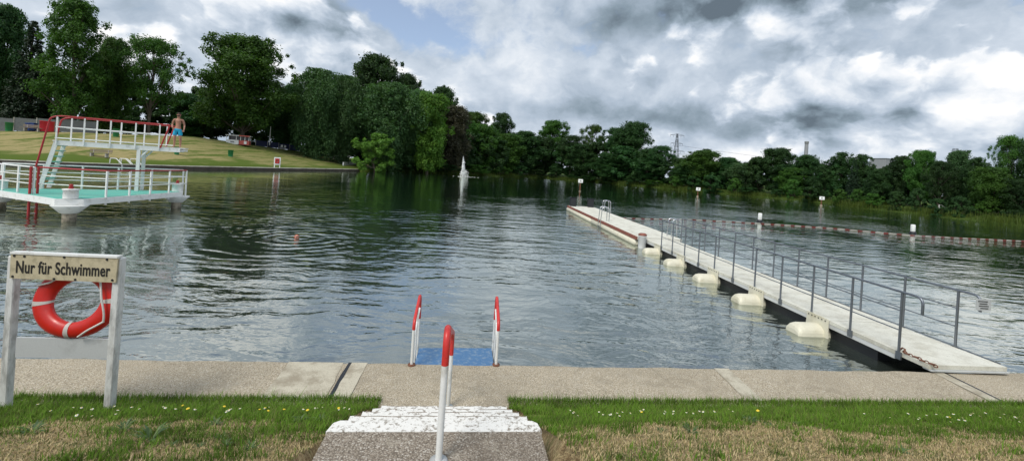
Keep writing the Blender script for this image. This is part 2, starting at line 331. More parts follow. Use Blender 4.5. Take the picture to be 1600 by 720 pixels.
class MB:
    def __init__(s): s.v = []; s.f = []; s.sm = []
    def add(s, vs, fs, smooth=False):
        o = len(s.v); s.v += [tuple(v) for v in vs]; s.f += [tuple(i+o for i in f) for f in fs]; s.sm += [smooth]*len(fs)
    def box(s, c, size, rz=0.0, bev=0.0, mtx=None):
        hx, hy, hz = (a/2 for a in size)
        R_ = Matrix.Rotation(rz, 3, 'Z') if mtx is None else mtx
        c = Vector(c)
        if bev <= 0:
            vs = [c+R_ @ Vector((a*hx, b*hy, g*hz)) for a in (-1, 1) for b in (-1, 1) for g in (-1, 1)]
            s.add(vs, [(0, 1, 3, 2), (4, 6, 7, 5), (0, 4, 5, 1), (2, 3, 7, 6), (0, 2, 6, 4), (1, 5, 7, 3)])
        else:
            vs = []; idx = {}
            for a in (-1, 1):
                for b in (-1, 1):
                    for g in (-1, 1):
                        for ax in range(3):
                            q = [a*(hx-bev), b*(hy-bev), g*(hz-bev)]; q[ax] = (a*hx, b*hy, g*hz)[ax]
                            idx[(a, b, g, ax)] = len(vs); vs.append(c+R_ @ Vector(q))
            fs = []
            for ax in range(3):
                o1, o2 = [i for i in range(3) if i != ax]
                for sg in (-1, 1):
                    loop = []
                    for (p_, q_) in ((-1, -1), (1, -1), (1, 1), (-1, 1)):
                        kx = [0, 0, 0]; kx[ax] = sg; kx[o1] = p_; kx[o2] = q_; loop.append(idx[(*kx, ax)])
                    fs.append(loop)
                for p_ in (-1, 1):
                    for q_ in (-1, 1):
                        def kk(w, face_ax):
                            kx = [0, 0, 0]; kx[ax] = w; kx[o1] = p_; kx[o2] = q_; return idx[(*kx, face_ax)]
                        fs.append([kk(-1, o1), kk(1, o1), kk(1, o2), kk(-1, o2)])
            for a in (-1, 1):
                for b in (-1, 1):
                    for g in (-1, 1): fs.append([idx[(a, b, g, i)] for i in range(3)])
            s.add(vs, fs)
        return s
    def tube(s, pts, r, n=10, cap=True, closed=False):
        pts = [Vector(q) for q in pts]; m = len(pts); rs = r if isinstance(r, (list, tuple)) else [r]*m
        rings = []; prev = None
        for i, q in enumerate(pts):
            if closed: tg = (pts[(i+1) % m]-pts[i-1])
            else: tg = pts[min(i+1, m-1)]-pts[max(i-1, 0)]
            tg = tg.normalized() if tg.length > 1e-9 else Vector((0, 0, 1))
            if prev is None:
                up = Vector((0, 0, 1)) if abs(tg.z) < .9 else Vector((1, 0, 0)); a = tg.cross(up).normalized()
            else:
                a = prev-tg*prev.dot(tg); a = a.normalized() if a.length > 1e-6 else prev
            prev = a; b = tg.cross(a)
            rings.append([q+(a*math.cos(2*math.pi*j/n)+b*math.sin(2*math.pi*j/n))*rs[i] for j in range(n)])
        vs = [v for rg in rings for v in rg]; fs = []
        for i in range(m-1 if not closed else m):
            i2 = (i+1) % m
            for j in range(n): fs.append((i*n+j, i*n+(j+1) % n, i2*n+(j+1) % n, i2*n+j))
        s.add(vs, fs, True)
        if cap and not closed: s.add(rings[0], [tuple(range(n))[::-1]]); s.add(rings[-1], [tuple(range(n))])
        return s
    def lathe(s, c, prof, n=20, axis='Z'):
        c = Vector(c); vs = []; m = len(prof)
        for (r, h) in prof:
            for j in range(n):
                a = 2*math.pi*j/n; q = Vector((r*math.cos(a), r*math.sin(a), h))
                if axis == 'X': q = Vector((h, q.x, q.y))
                if axis == 'Y': q = Vector((q.x, h, q.y))
                vs.append(c+q)
        s.add(vs, [(i*n+j, i*n+(j+1) % n, (i+1)*n+(j+1) % n, (i+1)*n+j) for i in range(m-1) for j in range(n)], True)
        s.add(vs[:n], [tuple(range(n))[::-1]]); s.add(vs[-n:], [tuple(range(n))]); return s
    def prism(s, poly, z0, z1):
        n = len(poly); vs = [(q[0], q[1], z0) for q in poly]+[(q[0], q[1], z1) for q in poly]
        s.add(vs, [tuple(range(n))[::-1], tuple(range(n, 2*n))]+[(i, (i+1) % n, n+(i+1) % n, n+i) for i in range(n)]); return s
    def build(s, name, material, parent=None, world=True, **kw):
        me = bpy.data.meshes.new(name)
        vs = s.v
        if parent is not None and world:       # vertices were given in world coordinates
            inv = mw(parent).inverted(); vs = [tuple(inv @ Vector(v)) for v in vs]
        me.from_pydata(vs, [], s.f); me.validate()
        import bmesh
        bm = bmesh.new(); bm.from_mesh(me); bmesh.ops.recalc_face_normals(bm, faces=bm.faces); bm.to_mesh(me); bm.free()
        if len(me.polygons) == len(s.sm): me.polygons.foreach_set('use_smooth', s.sm)
        me.materials.append(material)
        o = bpy.data.objects.new(name, me); C.objects.link(o)
        if parent is not None: o.parent = parent
        return tag(o, **kw)
def mw(o):
    m = Matrix.LocRotScale(o.location, o.rotation_euler, o.scale)
    return mw(o.parent) @ m if o.parent else m
def kids(o): return [x for x in bpy.data.objects if x.parent == o]
def copy_tree(o, parent=None):
    c = o.copy(); C.objects.link(c); c.parent = parent
    for ch in kids(o): copy_tree(ch, c)
    return c
def arc(pts, rad=.08, n=5):
    """round the corners of a polyline"""
    pts = [Vector(q) for q in pts]; out = [pts[0]]
    for i in range(1, len(pts)-1):
        a, b, c = pts[i-1], pts[i], pts[i+1]; u = (a-b); w = (c-b); r = min(rad, u.length*.45, w.length*.45)
        p0 = b+u.normalized()*r; p1 = b+w.normalized()*r
        for j in range(n+1):
            t = j/n; out.append(p0*(1-t)**2+b*2*t*(1-t)+p1*t*t)
    out.append(pts[-1]); return out

# ------------------------------------------------------------------ ground sheet
def axis(segs):
    out = []
    for a, b, st in segs: out += list(np.arange(a, b, st))
    return np.array(out)
gx = axis([(-3000, -500, 500), (-500, -150, 50), (-150, -90, 6), (-90, -30, 1.5), (-30, -12, 2), (-12, 13, .16), (13, 40, 2), (40, 100, 2.5), (100, 200, 10), (200, 500, 50), (500, 3001, 500)])
gy = axis([(-1500, -100, 350), (-100, -10, 10), (-10, 1.5, .7), (1.5, 7.6, .11), (7.6, 14, .6), (14, 30, 2), (30, 200, 2), (200, 300, 10), (300, 600, 50), (600, 4001, 680)])
GX, GY = np.meshgrid(gx, gy); GZ = ground(GX, GY)
nx, ny = len(gx), len(gy)
ii = (np.arange(ny-1)[:, None]*nx+np.arange(nx-1)[None, :]).ravel()
me = np_mesh('ground', np.stack([GX.ravel(), GY.ravel(), GZ.ravel()], 1), np.stack([ii, ii+1, ii+nx+1, ii+nx], 1))
me.polygons.foreach_set('use_smooth', [True]*len(me.polygons))
m, t = mat('ground_lawn'); g = t.node('ShaderNodeNewGeometry').outputs['Position']
s1 = t.node('ShaderNodeSeparateXYZ'); t.l.new(g, s1.inputs[0])
n1 = t.noise(t.mapping(g, rot=(0, 0, .35), scale=(.9, .16, .5)), .9, 7, .65); n2 = t.noise(g, .12, 5, .6); n3 = t.noise(g, 2.2, 8, .75)
green = (.085, .125, .022); dry = (.31, .26, .12)
zf = t.m('ADD', s1.outputs[2], t.m('MULTIPLY', t.m('SUBTRACT', n2, .5), 5.0))
dryf = t.m('ADD', t.ss(n1, .36, .58), t.m('MULTIPLY', t.m('SUBTRACT', n3, .5), 2.0), clamp=True)
dryf = t.m('MULTIPLY', dryf, t.ss(zf, .6, 1.7)); dryf = t.m('MULTIPLY', dryf, t.ss(zf, 6.2, 4.6, 0, 1) if False else 1.0)
shade = t.ss(s1.outputs[1], 95, 55)      # nearer part of the meadow is drier
dryf = t.m('MULTIPLY', dryf, t.lin(shade, 0, 1, .55, 1.0))
left_ = t.ss(s1.outputs[0], -20, -34)
c_left = t.mix(dryf, green, dry)
n4 = t.noise(g, 30, 4, .75); soil = t.mix(t.ss(n4, .4, .62), (.20, .14, .075), (.38, .30, .165))
c_near = t.mix(t.ss(t.noise(g, 3, 5, .7), .5, .62, 0, .6), soil, (.05, .085, .018))
wildc = t.mix(t.ss(n3, .4, .6), (.035, .06, .014), (.07, .11, .02))
nearf = t.ss(s1.outputs[1], 9, 7)
c = t.mix(left_, wildc, c_left); c = t.mix(nearf, c, c_near)
finish(t, pbsdf(t, c, .95, normal=t.bump(t.m('ADD', n3, n4), .8, .03), spec=.1)); me.materials.append(m)
tag(C.objects.link(bpy.data.objects.new('ground', me)) or bpy.data.objects['ground'], kind='structure')

# ------------------------------------------------------------------ water
SW = P(465, 372)      # swimmer
FO = P(722, 276)      # fountain
mb = MB(); mb.add([(-160, -40, 0), (160, -40, 0), (160, 320, 0), (-160, 320, 0)], [(0, 1, 2, 3)])
m, t = mat('lake_water'); g = t.node('ShaderNodeNewGeometry').outputs['Position']
warp = t.vm('SCALE', t.vm('SUBTRACT', t.noise(g, .35, 3, .5, col=True), (.5, .5, .5)), sc=1.6)
gw = t.vm('ADD', g, warp)
sg3 = t.node('ShaderNodeSeparateXYZ'); t.l.new(g, sg3.inputs[0])
e_w = t.m('SUBTRACT', sg3.outputs[1], t.m('MULTIPLY', t.m('MAXIMUM', sg3.outputs[0], -6.0), .9))
amp = t.m('MULTIPLY', t.ss(t.noise(g, .11, 3, .5), .36, .62, .55, 1.35), t.ss(e_w, 20, 60, 1.0, .28))     # sheltered water by the trees lies calmer
w1 = t.noise(t.mapping(gw, rot=(0, 0, .08), scale=(.30, 1.35, 1)), 1.30, 2.0, .45, .3)
w2 = t.noise(t.mapping(gw, rot=(0, 0, -.45), scale=(.8, 1.5, 1)), 3.2, 2, .5)
w3 = t.noise(t.mapping(g, rot=(0, 0, .3), scale=(1, 1.7, 1)), 9.0, 2, .5)
def rings(c, wl, falloff, a):
    dd = t.vm('DISTANCE', t.vm('ADD', g, t.vm('SCALE', warp, sc=.35)), tuple(c))
    s_ = t.m('SINE', t.m('MULTIPLY', dd, 2*math.pi/wl)); env = t.m('EXPONENT', t.m('MULTIPLY', dd, -1/falloff))
    return t.m('MULTIPLY', t.m('MULTIPLY', s_, env), a)
h = t.m('MULTIPLY', w1, .052); h = t.m('ADD', h, t.m('MULTIPLY', w2, .015)); h = t.m('ADD', h, t.m('MULTIPLY', w3, .0026))
h = t.m('MULTIPLY', h, amp)
h = t.m('ADD', h, rings((SW.x, SW.y, 0), .55, 3.2, .008)); h = t.m('ADD', h, rings((FO.x, FO.y, 0), 2.2, 14, .06))
nrm = t.bump(h, 1.0, 1.0)
gl = t.node('ShaderNodeBsdfGlossy'); gl.inputs['Color'].default_value = (.96, 1, .95, 1); gl.inputs['Roughness'].default_value = .02; t.l.new(nrm, gl.inputs['Normal'])
df = t.node('ShaderNodeBsdfDiffuse'); t.put(df.inputs['Color'], t.mix(t.ss(t.vm('DISTANCE', g, (0, 6, 0)), 4, 26), (.034, .042, .036), (.008, .022, .012)))
lw = t.node('ShaderNodeFresnel'); lw.inputs['IOR'].default_value = 1.42; t.l.new(nrm, lw.inputs['Normal'])
fr = t.m('ADD', t.m('MULTIPLY', t.m('POWER', lw.outputs[0], .40), 1.0), .0, clamp=True)
mx = t.node('ShaderNodeMixShader'); t.l.new(fr, mx.inputs[0]); t.l.new(df.outputs[0], mx.inputs[1]); t.l.new(gl.outputs[0], mx.inputs[2])
finish(t, mx.outputs[0]); mb.build('lake_water', m, kind='structure')

# ------------------------------------------------------------------ promenade path
PZ = .25
mb = MB()
def tsbox(mb, t0, t1, s0, s1, z0, z1, jag=0, rnd=None):
    mb.prism([TS(t0, s0), TS(t1, s0), TS(t1, s1), TS(t0, s1)], z0, z1)
# top sheet as a fine grid with a slightly uneven edge
tn = np.arange(-62, 55.01, .25); rows = [-1.42, -1.1, -.8, -.5, -.25, -.05, 0.0, .015]
rng = random.Random(4); vs = []; fs = []
for i, tt in enumerate(tn):
    e_ = (.012*math.sin(tt*3.1)+.01*math.sin(tt*7.7+1)) if abs(tt) < 15 else 0
    for j, r_ in enumerate(rows):
        z = PZ+.004*math.sin(tt*2+r_*5) if j < 6 else (PZ-.006 if j == 6 else -1.5)
        vs.append(TS(tt, r_+(e_ if j >= 5 else 0), z))
nr = len(rows)
for i in range(len(tn)-1):
    for j in range(nr-1): fs.append((i*nr+j, (i+1)*nr+j, (i+1)*nr+j+1, i*nr+j+1))
mb.add(vs, fs); mb.build('path', M['path'], kind='structure')
def strip(t0, t1, skew, name='path_joint_strip', z=.256, material='strip', e=0.0):
    mb = MB(); a0, a1 = t0+skew, t1+skew
    pts = []
    n = 9; rr = random.Random(int(t0*100))
    L_ = [TS(a0+(t0-a0)*i/n+rr.uniform(-e, e), -1.2+1.197*i/n, 0) for i in range(n+1)]; R_ = [TS(a1+(t1-a1)*i/n+rr.uniform(-e, e), -1.2+1.197*i/n, 0) for i in range(n+1)]
    for i in range(n): mb.add([(*L_[i].xy, z), (*R_[i].xy, z), (*R_[i+1].xy, z), (*L_[i+1].xy, z)], [(0, 1, 2, 3)])
    mb.build(name, M[material], kind='structure')
def pt(px, py): w = P(px, py, PZ); return to_ts(w.x, w.y)[0]
strip(pt(455, 562), pt(540, 563), pt(415, 615)-pt(455, 562), e=.015)
strip(pt(551, 564), pt(575, 565), pt(522, 615)-pt(551, 564), z=.258, e=.006)
strip(pt(546, 564), pt(551, 564), pt(517, 615)-pt(546, 564), name='path_crack', z=.260, material='black', e=.006)
strip(pt(1110, 571), pt(1132, 571), pt(1150, 614)-pt(1110, 571), e=.004)
strip(pt(1440, 574), pt(1455, 574), pt(1510, 611)-pt(1443, 574), z=.258)
strip(pt(1455, 574), pt(1458, 574), pt(1510, 611)-pt(1443, 574), name='path_crack', z=.260, material='black')
strip(pt(1560, 611)+.02, pt(1640, 611), .0, z=.262) if False else None

# ------------------------------------------------------------------ steps
LZ = 1.19; NS = 5
st = empty('stairs', TS(-.62, -3.1, LZ), T_ANG, label='short concrete stairs with white painted treads leading down to the path', cat='stairs')
t0, t1 = -1.485, .02
for i in range(NS-1):                     # i = 0 lowest
    mb = MB(); z1 = PZ+(i+1)*(LZ-PZ)/NS; s_far = -1.37-i*.37
    x0, x1 = t0+.075*(1-i/4), t1-.055*(1-i/4)
    n = 24; rr = random.Random(i)
    prof = [(x0, s_far-.62)]+[(x0+(x1-x0)*j/n, s_far+rr.uniform(-.006, .006)) for j in range(n+1)]+[(x1, s_far-.62)]
    mb.prism([TS(a, b) for a, b in prof], z1-.32, z1-.012)
    mb.prism([TS(a+(.008 if a > -.6 else -.008), b+(.012 if b > s_far-.3 else 0)) for a, b in prof], z1-.045, z1)
    o_ = mb.build('step', M['step'], st)
    mb = MB(); mb.tube([TS(a, b+.006, z1-.006+rr.uniform(-.002, .002)) for a, b in prof[1:-1]], .0075, 6); mb.build('tread_shade_line', M['landing'], o_)  # darker tube along the nose paints in the shade line between treads
sL = -1.37-4*.37
mb = MB(); mb.prism([TS(t0-.03, sL-.12), TS(t0-.01, sL-.02), TS(t0+.03, sL+.01), TS(t1-.03, sL+.01), TS(t1+.01, sL-.02), TS(t1+.03, sL-.12)], LZ-.3, LZ+.003)
mb.build('painted_nosing', M['step'], st)
mb = MB(); mb.prism([TS(t0-.02, sL-2.2), TS(t1+.02, sL-2.2), TS(t1+.02, sL-.122), TS(t0-.02, sL-.122)], LZ-.4, LZ); mb.build('landing', M['landing'], st)

# centre handrail of the stairs
hA = P(685, 720, LZ); hB = P(700, 636, PZ)
hr = empty('stair_handrail', hA, T_ANG, label='white handrail with red grip in the middle of the concrete stairs', cat='handrail')
at_, as_ = to_ts(hA.x, hA.y); bt_, bs_ = to_ts(hB.x, hB.y)
HT = LZ+.87
A0 = Vector((hA.x, hA.y, LZ)); A1 = Vector((hA.x, hA.y+.03, HT)); B1 = Vector((hB.x, hB.y, PZ+.90)); B0 = Vector((hB.x, hB.y, PZ))
full = arc([A0, A1, B1, B0], .15, 8)
MB().tube([A0, A0.lerp(A1, .72)], .0225, 14).build('post', M['white_paint'], hr); MB().tube([B1.lerp(B0, .30), B0], .0225, 14).build('post', M['white_paint'], hr)
red = [A0.lerp(A1, .72)]+full[1:-1]+[B1.lerp(B0, .30)]
MB().tube(red, .0245, 14).build('grip', M['red_paint'], hr)
MB().lathe(A0, [(.06, 0), (.06, .008), (.028, .012)], 16).build('foot_plate', M['grey_paint'], hr); MB().lathe(B0, [(.06, 0.005), (.06, .013), (.028, .017)], 16).build('foot_plate', M['grey_paint'], hr)

# ------------------------------------------------------------------ bathing ladder at the path edge
L0 = P(643, 570, PZ); R0 = P(775, 570, PZ); lad = empty('bathing_ladder', (L0+R0)/2, T_ANG, label='bathing ladder with red grips and blue top step at the path edge', cat='ladder')
back = Vector((E2.x, E2.y, 0))
def ladder_rail(b, sgn):
    f0 = Vector((b.x, b.y, PZ)); f1 = f0+Vector((0, 0, .62)); pk = f0+back*.62+Vector((0, 0, .83)); dn = f0+back*.70+Vector((0, 0, .35)); dw = f0+back*.76+Vector((0, 0, -1.1))
    path_ = arc([f0, f1, pk, dn, dw], .10, 7)
    rail = MB().tube([f0, f0.lerp(f1, .82)], .021, 12); rail.tube([pk.lerp(dn, .55), dn, dw], .021, 12)
    rail.tube([f0+Vector((0, 0, .33)), f0+back*.66+Vector((0, 0, .60))], .017, 10)
    rail.tube([f0+back*.36+Vector((0, 0, .70)), f0+back*.40+Vector((0, 0, -.25))], .015, 10)
    o = rail.build('side_rail', M['white_paint'], lad)
    gp = [f0.lerp(f1, .82)]+[q for q in path_[1:] if (q-f0).z > .40]
    MB().tube(gp, .024, 12).build('grip', M['red_paint'], o)
ladder_rail(L0, 1); ladder_rail(R0, -1)
mb = MB(); q0 = L0+Vector((.03, 0, 0)); q1 = R0-Vector((.03, 0, 0))
mb.add([q0+Vector((0, 0, -.03))+back*.02, q1+Vector((0, 0, -.03))+back*.02, q1+Vector((0, 0, -.045))+back*.66, q0+Vector((0, 0, -.045))+back*.66,
        q0+Vector((0, 0, -.07))+back*.02, q1+Vector((0, 0, -.07))+back*.02, q1+Vector((0, 0, -.085))+back*.66, q0+Vector((0, 0, -.085))+back*.66],
       [(0, 1, 2, 3), (7, 6, 5, 4), (0, 4, 5, 1), (1, 5, 6, 2), (2, 6, 7, 3), (3, 7, 4, 0)])
mb.build('top_step', M['blue_plate'], lad)
for i in range(3):
    zz = PZ-.26-.26*i; a = q0+back*(.72+.02*i); b = q1+back*(.72+.02*i); a.z = b.z = zz
    MB().box((a+b)/2, ((b-a).length, .14, .03), T_ANG).build('rung', M['blue_plate'], lad)
for q in (L0, R0): MB().lathe((q.x, q.y, PZ+.003), [(.055, 0), (.055, .012), (.026, .016)], 12).build('foot_plate', M['rust'], lad)

# ------------------------------------------------------------------ swimmers' sign with life ring
SG0 = Vector((-4.98, 4.21, 0)); SG1 = Vector((-3.98, 4.23, 0))
SG0.z = gz(SG0.x, SG0.y)-.15; SG1.z = gz(SG1.x, SG1.y)-.15
YS = 4.22; tl = PY(20, 396, 4.21); tr = PY(190, 402, 4.23)
sg = empty('warning_sign', (SG0+SG1)/2, 0, label='white sign frame with black lettering standing in the grass by the path', cat='sign')
sd_ = Vector((tr.x-tl.x, tr.y-tl.y, 0)).normalized(); sn = Vector((sd_.y, -sd_.x, 0))   # sn faces the viewer
srz = math.atan2(sd_.y, sd_.x)
def post(b0, top, nm='post'):
    mb = MB(); ln = (top-b0).length; mid = (top+b0)/2
    zax = (top-b0).normalized(); xax = sd_; yax = zax.cross(xax).normalized(); xax = yax.cross(zax)
    mb.box(mid, (.078, .07, ln), mtx=Matrix((xax, yax, zax)).transposed(), bev=.008); mb.build(nm, M['post_paint'], sg)
PL = PY(10, 617, 4.21); PR = PY(172, 622, 4.23)
pl0 = PL.copy(); pl0.z = min(PL.z, gz(PL.x, PL.y))-.1; pr0 = PR.copy(); pr0.z = min(PR.z, gz(PR.x, PR.y))-.1
postLt = PY(24, 399, 4.21); postRt = PY(188, 402, 4.23)
post(pl0, postLt); post(pr0, postRt)
bl = PY(17, 434, 4.17); br = PY(182, 441, 4.19); bt0 = PY(19, 396, 4.17); bt1 = PY(186, 403, 4.19)
def plate(c00, c10, c11, c01, th, nm, mm, parent, off=0.0, **kw):
    mb = MB(); o = sn*off; b = -sn*th
    q = [c00+o, c10+o, c11+o, c01+o]; q2 = [x+b for x in q]
    mb.add(q+q2, [(0, 1, 2, 3), (7, 6, 5, 4), (0, 4, 5, 1), (1, 5, 6, 2), (2, 6, 7, 3), (3, 7, 4, 0)]); return mb.build(nm, mm, parent, **kw)
board = plate(bl, br, bt1, bt0, .02, 'board', M['board_plate'], sg, .012)
plate(bt0+Vector((0, 0, .001)), bt1+Vector((0, 0, .001)), bt1+Vector((0, 0, .022)), bt0+Vector((0, 0, .022)), .06, 'top_cap', M['white_paint'], sg, .02)
plate(PY(23, 558, 4.18), PY(168, 560, 4.20), PY(170, 530, 4.20), PY(25, 527, 4.18), .02, 'lower_board', M['grey_paint'], sg, -.002)
plate(PY(160, 560, 4.30), PY(183, 560, 4.30), PY(185, 529, 4.30), PY(160, 527, 4.30), .02, 'back_board', M['grey_paint'], sg, 0)
bx = (br-bl).normalized(); by_ = (bt0-bl); bh = by_.length; by_ = by_.normalized(); bw = (br-bl).length
fc = bpy.data.curves.new('lettering', 'FONT'); fc.body = 'Nur für Schwimmer'; fc.size = 1; fc.align_x = 'CENTER'; fc.align_y = 'CENTER'; fc.extrude = .002; fc.offset = .021; fc.space_character = 1.04
fo = bpy.data.objects.new('tmp', fc); C.objects.link(fo); bpy.context.view_layer.update()
fm = bpy.data.meshes.new_from_object(fo.evaluated_get(bpy.context.evaluated_depsgraph_get())); bpy.data.objects.remove(fo)
xs = [v.co.x for v in fm.vertices]; ys = [v.co.y for v in fm.vertices]; wx = max(xs)-min(xs); cx = (max(xs)+min(xs))/2; hy = max(ys)-min(ys); cy = (max(ys)+min(ys))/2
bc = (bl+br+bt0+bt1)/4; fx = bw*.89/wx; fy = bh*.52/hy
inv = mw(board).inverted()
for v in fm.vertices:
    w = bc+bx*((v.co.x-cx)*fx)+by_*((v.co.y-cy)*fy-.004)+sn*(.0145+v.co.z*.3+(.0)) ; v.co = inv @ w
# board hangs under sg, lettering goes one level deeper
board_m = mw(board)
fm.materials.clear(); fm.materials.append(M['black_text'])
lo = bpy.data.objects.new('lettering', fm); C.objects.link(lo); lo.parent = board
for (a, b_) in ((.03, .08), (.035, .93), (.13, .92), (.5, .95), (.9, .93), (.97, .1), (.42, .05), (.62, .06)):
    c_ = bl.lerp(br, a)*(1-b_)+bt0.lerp(bt1, a)*b_+sn*.013; MB().lathe(c_, [(.012, -.004), (.012, .003), (.006, .006)], 8, 'Y').build('bolt', M['black'], board)

# life ring (thick, slightly flattened ring leaning in the frame)
rc = PY(107, 474, 4.185); lr = empty('life_ring', rc, 0, label='red life ring with grey bands and white rope hanging in the sign frame', cat='life ring')
RX, RZ_, RT = .342, .292, .092
def ringpt(a, rr=1.0, off=0.0):
    x = math.cos(a)*(RX+off); z = math.sin(a)*(RZ_+off*.8); return rc+sd_*x+Vector((0, 0, 1))*z*.97+sn*(-.09-.06*math.sin(a))
N = 72; vs = []; nn = 20
for i in range(N):
    a = 2*math.pi*i/N; ctr = ringpt(a); rad = (sd_*math.cos(a)*RZ_+Vector((0, 0, 1))*math.sin(a)*RX).normalized()
    for j in range(nn):
        b = 2*math.pi*j/nn; r_ = (.078+.018*abs(math.cos(a)))
        vs.append(ctr+rad*math.cos(b)*r_+sn*math.sin(b)*.058)
mb = MB(); mb.add(vs, [(i*nn+j, i*nn+(j+1) % nn, ((i+1) % N)*nn+(j+1) % nn, ((i+1) % N)*nn+j) for i in range(N) for j in range(nn)], True)
mb.build('ring', M['ring_red'], lr)
for ac in (math.radians(-88), math.radians(183+3), math.radians(6), math.radians(92)):
    vs = []; K = 5
    for i in range(K):
        a = ac+(i-(K-1)/2)*.034; ctr = ringpt(a); rad = (sd_*math.cos(a)*RZ_+Vector((0, 0, 1))*math.sin(a)*RX).normalized()
        for j in range(nn):
            b = 2*math.pi*j/nn; r_ = (.078+.018*abs(math.cos(a)))+.003
            vs.append(ctr+rad*math.cos(b)*r_+sn*math.sin(b)*.061)
    mb = MB(); mb.add(vs, [(i*nn+j, i*nn+(j+1) % nn, (i+1)*nn+(j+1) % nn, (i+1)*nn+j) for i in range(K-1) for j in range(nn)], True); mb.build('band', M['band'], lr)
def rope(a0, a1, sag, lean=0):
    pts = []
    for i in range(15):
        f_ = i/14; a = a0+(a1-a0)*f_; w = ringpt(a, off=.075)+sn*.062; inner = rc+(w-rc)*(1-sag*math.sin(math.pi*f_)); pts.append(inner+sn*.03*math.sin(math.pi*f_))
    return pts
for a_ in (rope(math.radians(62), math.radians(-30), .20), rope(math.radians(-28), math.radians(-70), .07), rope(math.radians(155), math.radians(105), .22)): MB().tube(a_, .0095, 8).build('rope', M['rope'], lr)

# ------------------------------------------------------------------ gangway and floating pontoon
Q0 = Vector((7.04, 6.78)); GD = Vector((-.074, 1)).normalized(); GR = Vector((GD.y, -GD.x)); GAN = math.atan2(-GD.x, GD.y)
def G(a, l, z=0.0): q = Q0+GD*a+GR*l; return Vector((q.x, q.y, z))
gw_ = empty('gangway', G(5, .7, .3), GAN, label='pale footbridge on cream floats with grey railings starting at the path edge', cat='footbridge')
GL = 11.9; GW = 1.42
mb = MB()
rr = random.Random(2); a = -.05
while a < GL:                      # deck panels with fine joints
    b = min(a+1.95, GL); mb.prism([G(a, 0), G(a, GW), G(b-.022, GW), G(b-.022, 0)], .30+.004*rr.random(), .375); a = b
mb.build('deck', M['pale_deck'], gw_)
for a_ in (0, GW-.045): MB().prism([G(.5, a_), G(.5, a_+.045), G(GL, a_+.045), G(GL, a_)], .22, .297).build('edge_beam', M['kiosk_white'], gw_)
mb = MB(); mb.prism([G(.9, .10), G(.9, GW-.10), G(GL, GW-.10), G(GL, .10)], -.05, .296); mb.build('under_frame', M['black'], gw_)  # frame made solid, deep and black to paint in the shade below the deck
mb = MB(); mb.tube([G(.05, GW+.01, .385), G(1.4, GW+.01, .40), G(2.8, GW+.01, .385), G(6, GW+.01, .39)], .012, 6); mb.build('edge_cable', M['steel'], gw_)
def rail_side(l, a_start, n, step, curl_dir=-1, hgt=1.05):
    z0 = .375
    posts = [a_start+i*step for i in range(n)]
    for a in posts:
        o = MB().tube([G(a, l, z0-.12), G(a, l, z0+hgt)], .021, 10).build('rail_post', M['steel'], gw_)
        MB().box(G(a, l, z0-.06), (.03, .09, .13), GAN).build('bracket', M['steel'], o)
    e = posts[-1]; s = posts[0]
    top = arc([G(s-.34, l, z0+hgt-.28), G(s-.34, l, z0+hgt), G(s, l, z0+hgt), G(e, l, z0+hgt)], .12, 6)
    MB().tube(top, .021, 10).build('top_rail', M['steel'], gw_)
    for hh in (.38, .72): MB().tube([G(s, l, z0+hh), G(e, l, z0+hh)], .011, 8).build('middle_rail', M['steel'], gw_)
rail_side(-.02, .42, 11, .955)
rail_side(GW+.02, .72, 12, .955)
def make_float(a):
    mb = MB(); l0, l1 = -.60, GW+.3; r = .22; n = 12; secs = []
    prof = [(l0, .09, .82), (l0+.02, .15, .92), (l0+.07, .20, .98), (l0+.15, .22, 1.0), (-.08, .22, 1.0), (l1, .22, 1)]
    for (l, top, wsc) in prof:
        sec = []
        for j in range(n+1):
            th = math.pi*j/n; sec.append(G(a-math.cos(th)*r*wsc, l, -.0+top*math.sin(th)**.8))
        sec += [G(a+r*wsc, l, -.2), G(a-r*wsc, l, -.2)]; secs.append(sec)
    K = len(secs[0]); vs = [v for s_ in secs for v in s_]
    mb.add(vs, [(i*K+j, i*K+(j+1) % K, (i+1)*K+(j+1) % K, (i+1)*K+j) for i in range(len(secs)-1) for j in range(K)], False)
    mb.add(secs[0], [tuple(range(K))]); mb.add(secs[-1], [tuple(range(K))[::-1]])
    o = mb.build('float', M['cream_float'], gw_)
    mb = MB()
    y = [G(a-.26, -.26, .02), G(a-.26, -.03, .02), G(a-.26, -.03, .30), G(a-.26, -.10, .37), G(a-.26, -.26, .37)]
    mb.add([G(a-.30, -.045, 0), G(a+.30, -.045, 0), G(a+.27, -.045, .40), G(a-.27, -.045, .40), G(a-.30, -.02, 0), G(a+.30, -.02, 0), G(a+.27, -.02, .40), G(a-.27, -.02, .40)],
           [(0, 1, 2, 3), (7, 6, 5, 4), (0, 4, 5, 1), (1, 5, 6, 2), (2, 6, 7, 3), (3, 7, 4, 0)])
    fl = mb.build('flange_plate', M['cream_float'], o)
    for i in range(6): MB().box(G(a-.22+i*.088, -.047, .35), (.02, .02, .02), GAN).build('bolt', M['black'], o)
for a in (2.15, 4.15, 6.2, 8.3, 10.3): make_float(a)
for i in range(9):
    a_ = -.12+.062*i; MB().tube([G(a_+.035*math.cos(x), .03+.02*math.sin(i*1.7)+(.024*math.sin(x) if i % 2 else 0), .392+(.0 if i % 2 else .022*math.sin(x))) for x in np.linspace(0, 6.283, 10, endpoint=False)], .0085, 6, closed=True).build('chain_link', M['rust'], gw_)
MB().tube([G(.36, .02, .38), G(.38, .05, .44), G(.44, .07, .44), G(.47, .04, .38)], .014, 8).build('shackle', M['rust'], gw_)
mb = MB(); mb.box(G(-.02, .71, .29), (1.40, .14, .02), GAN); mb.build('ramp_plate', M['grey_paint'], gw_)
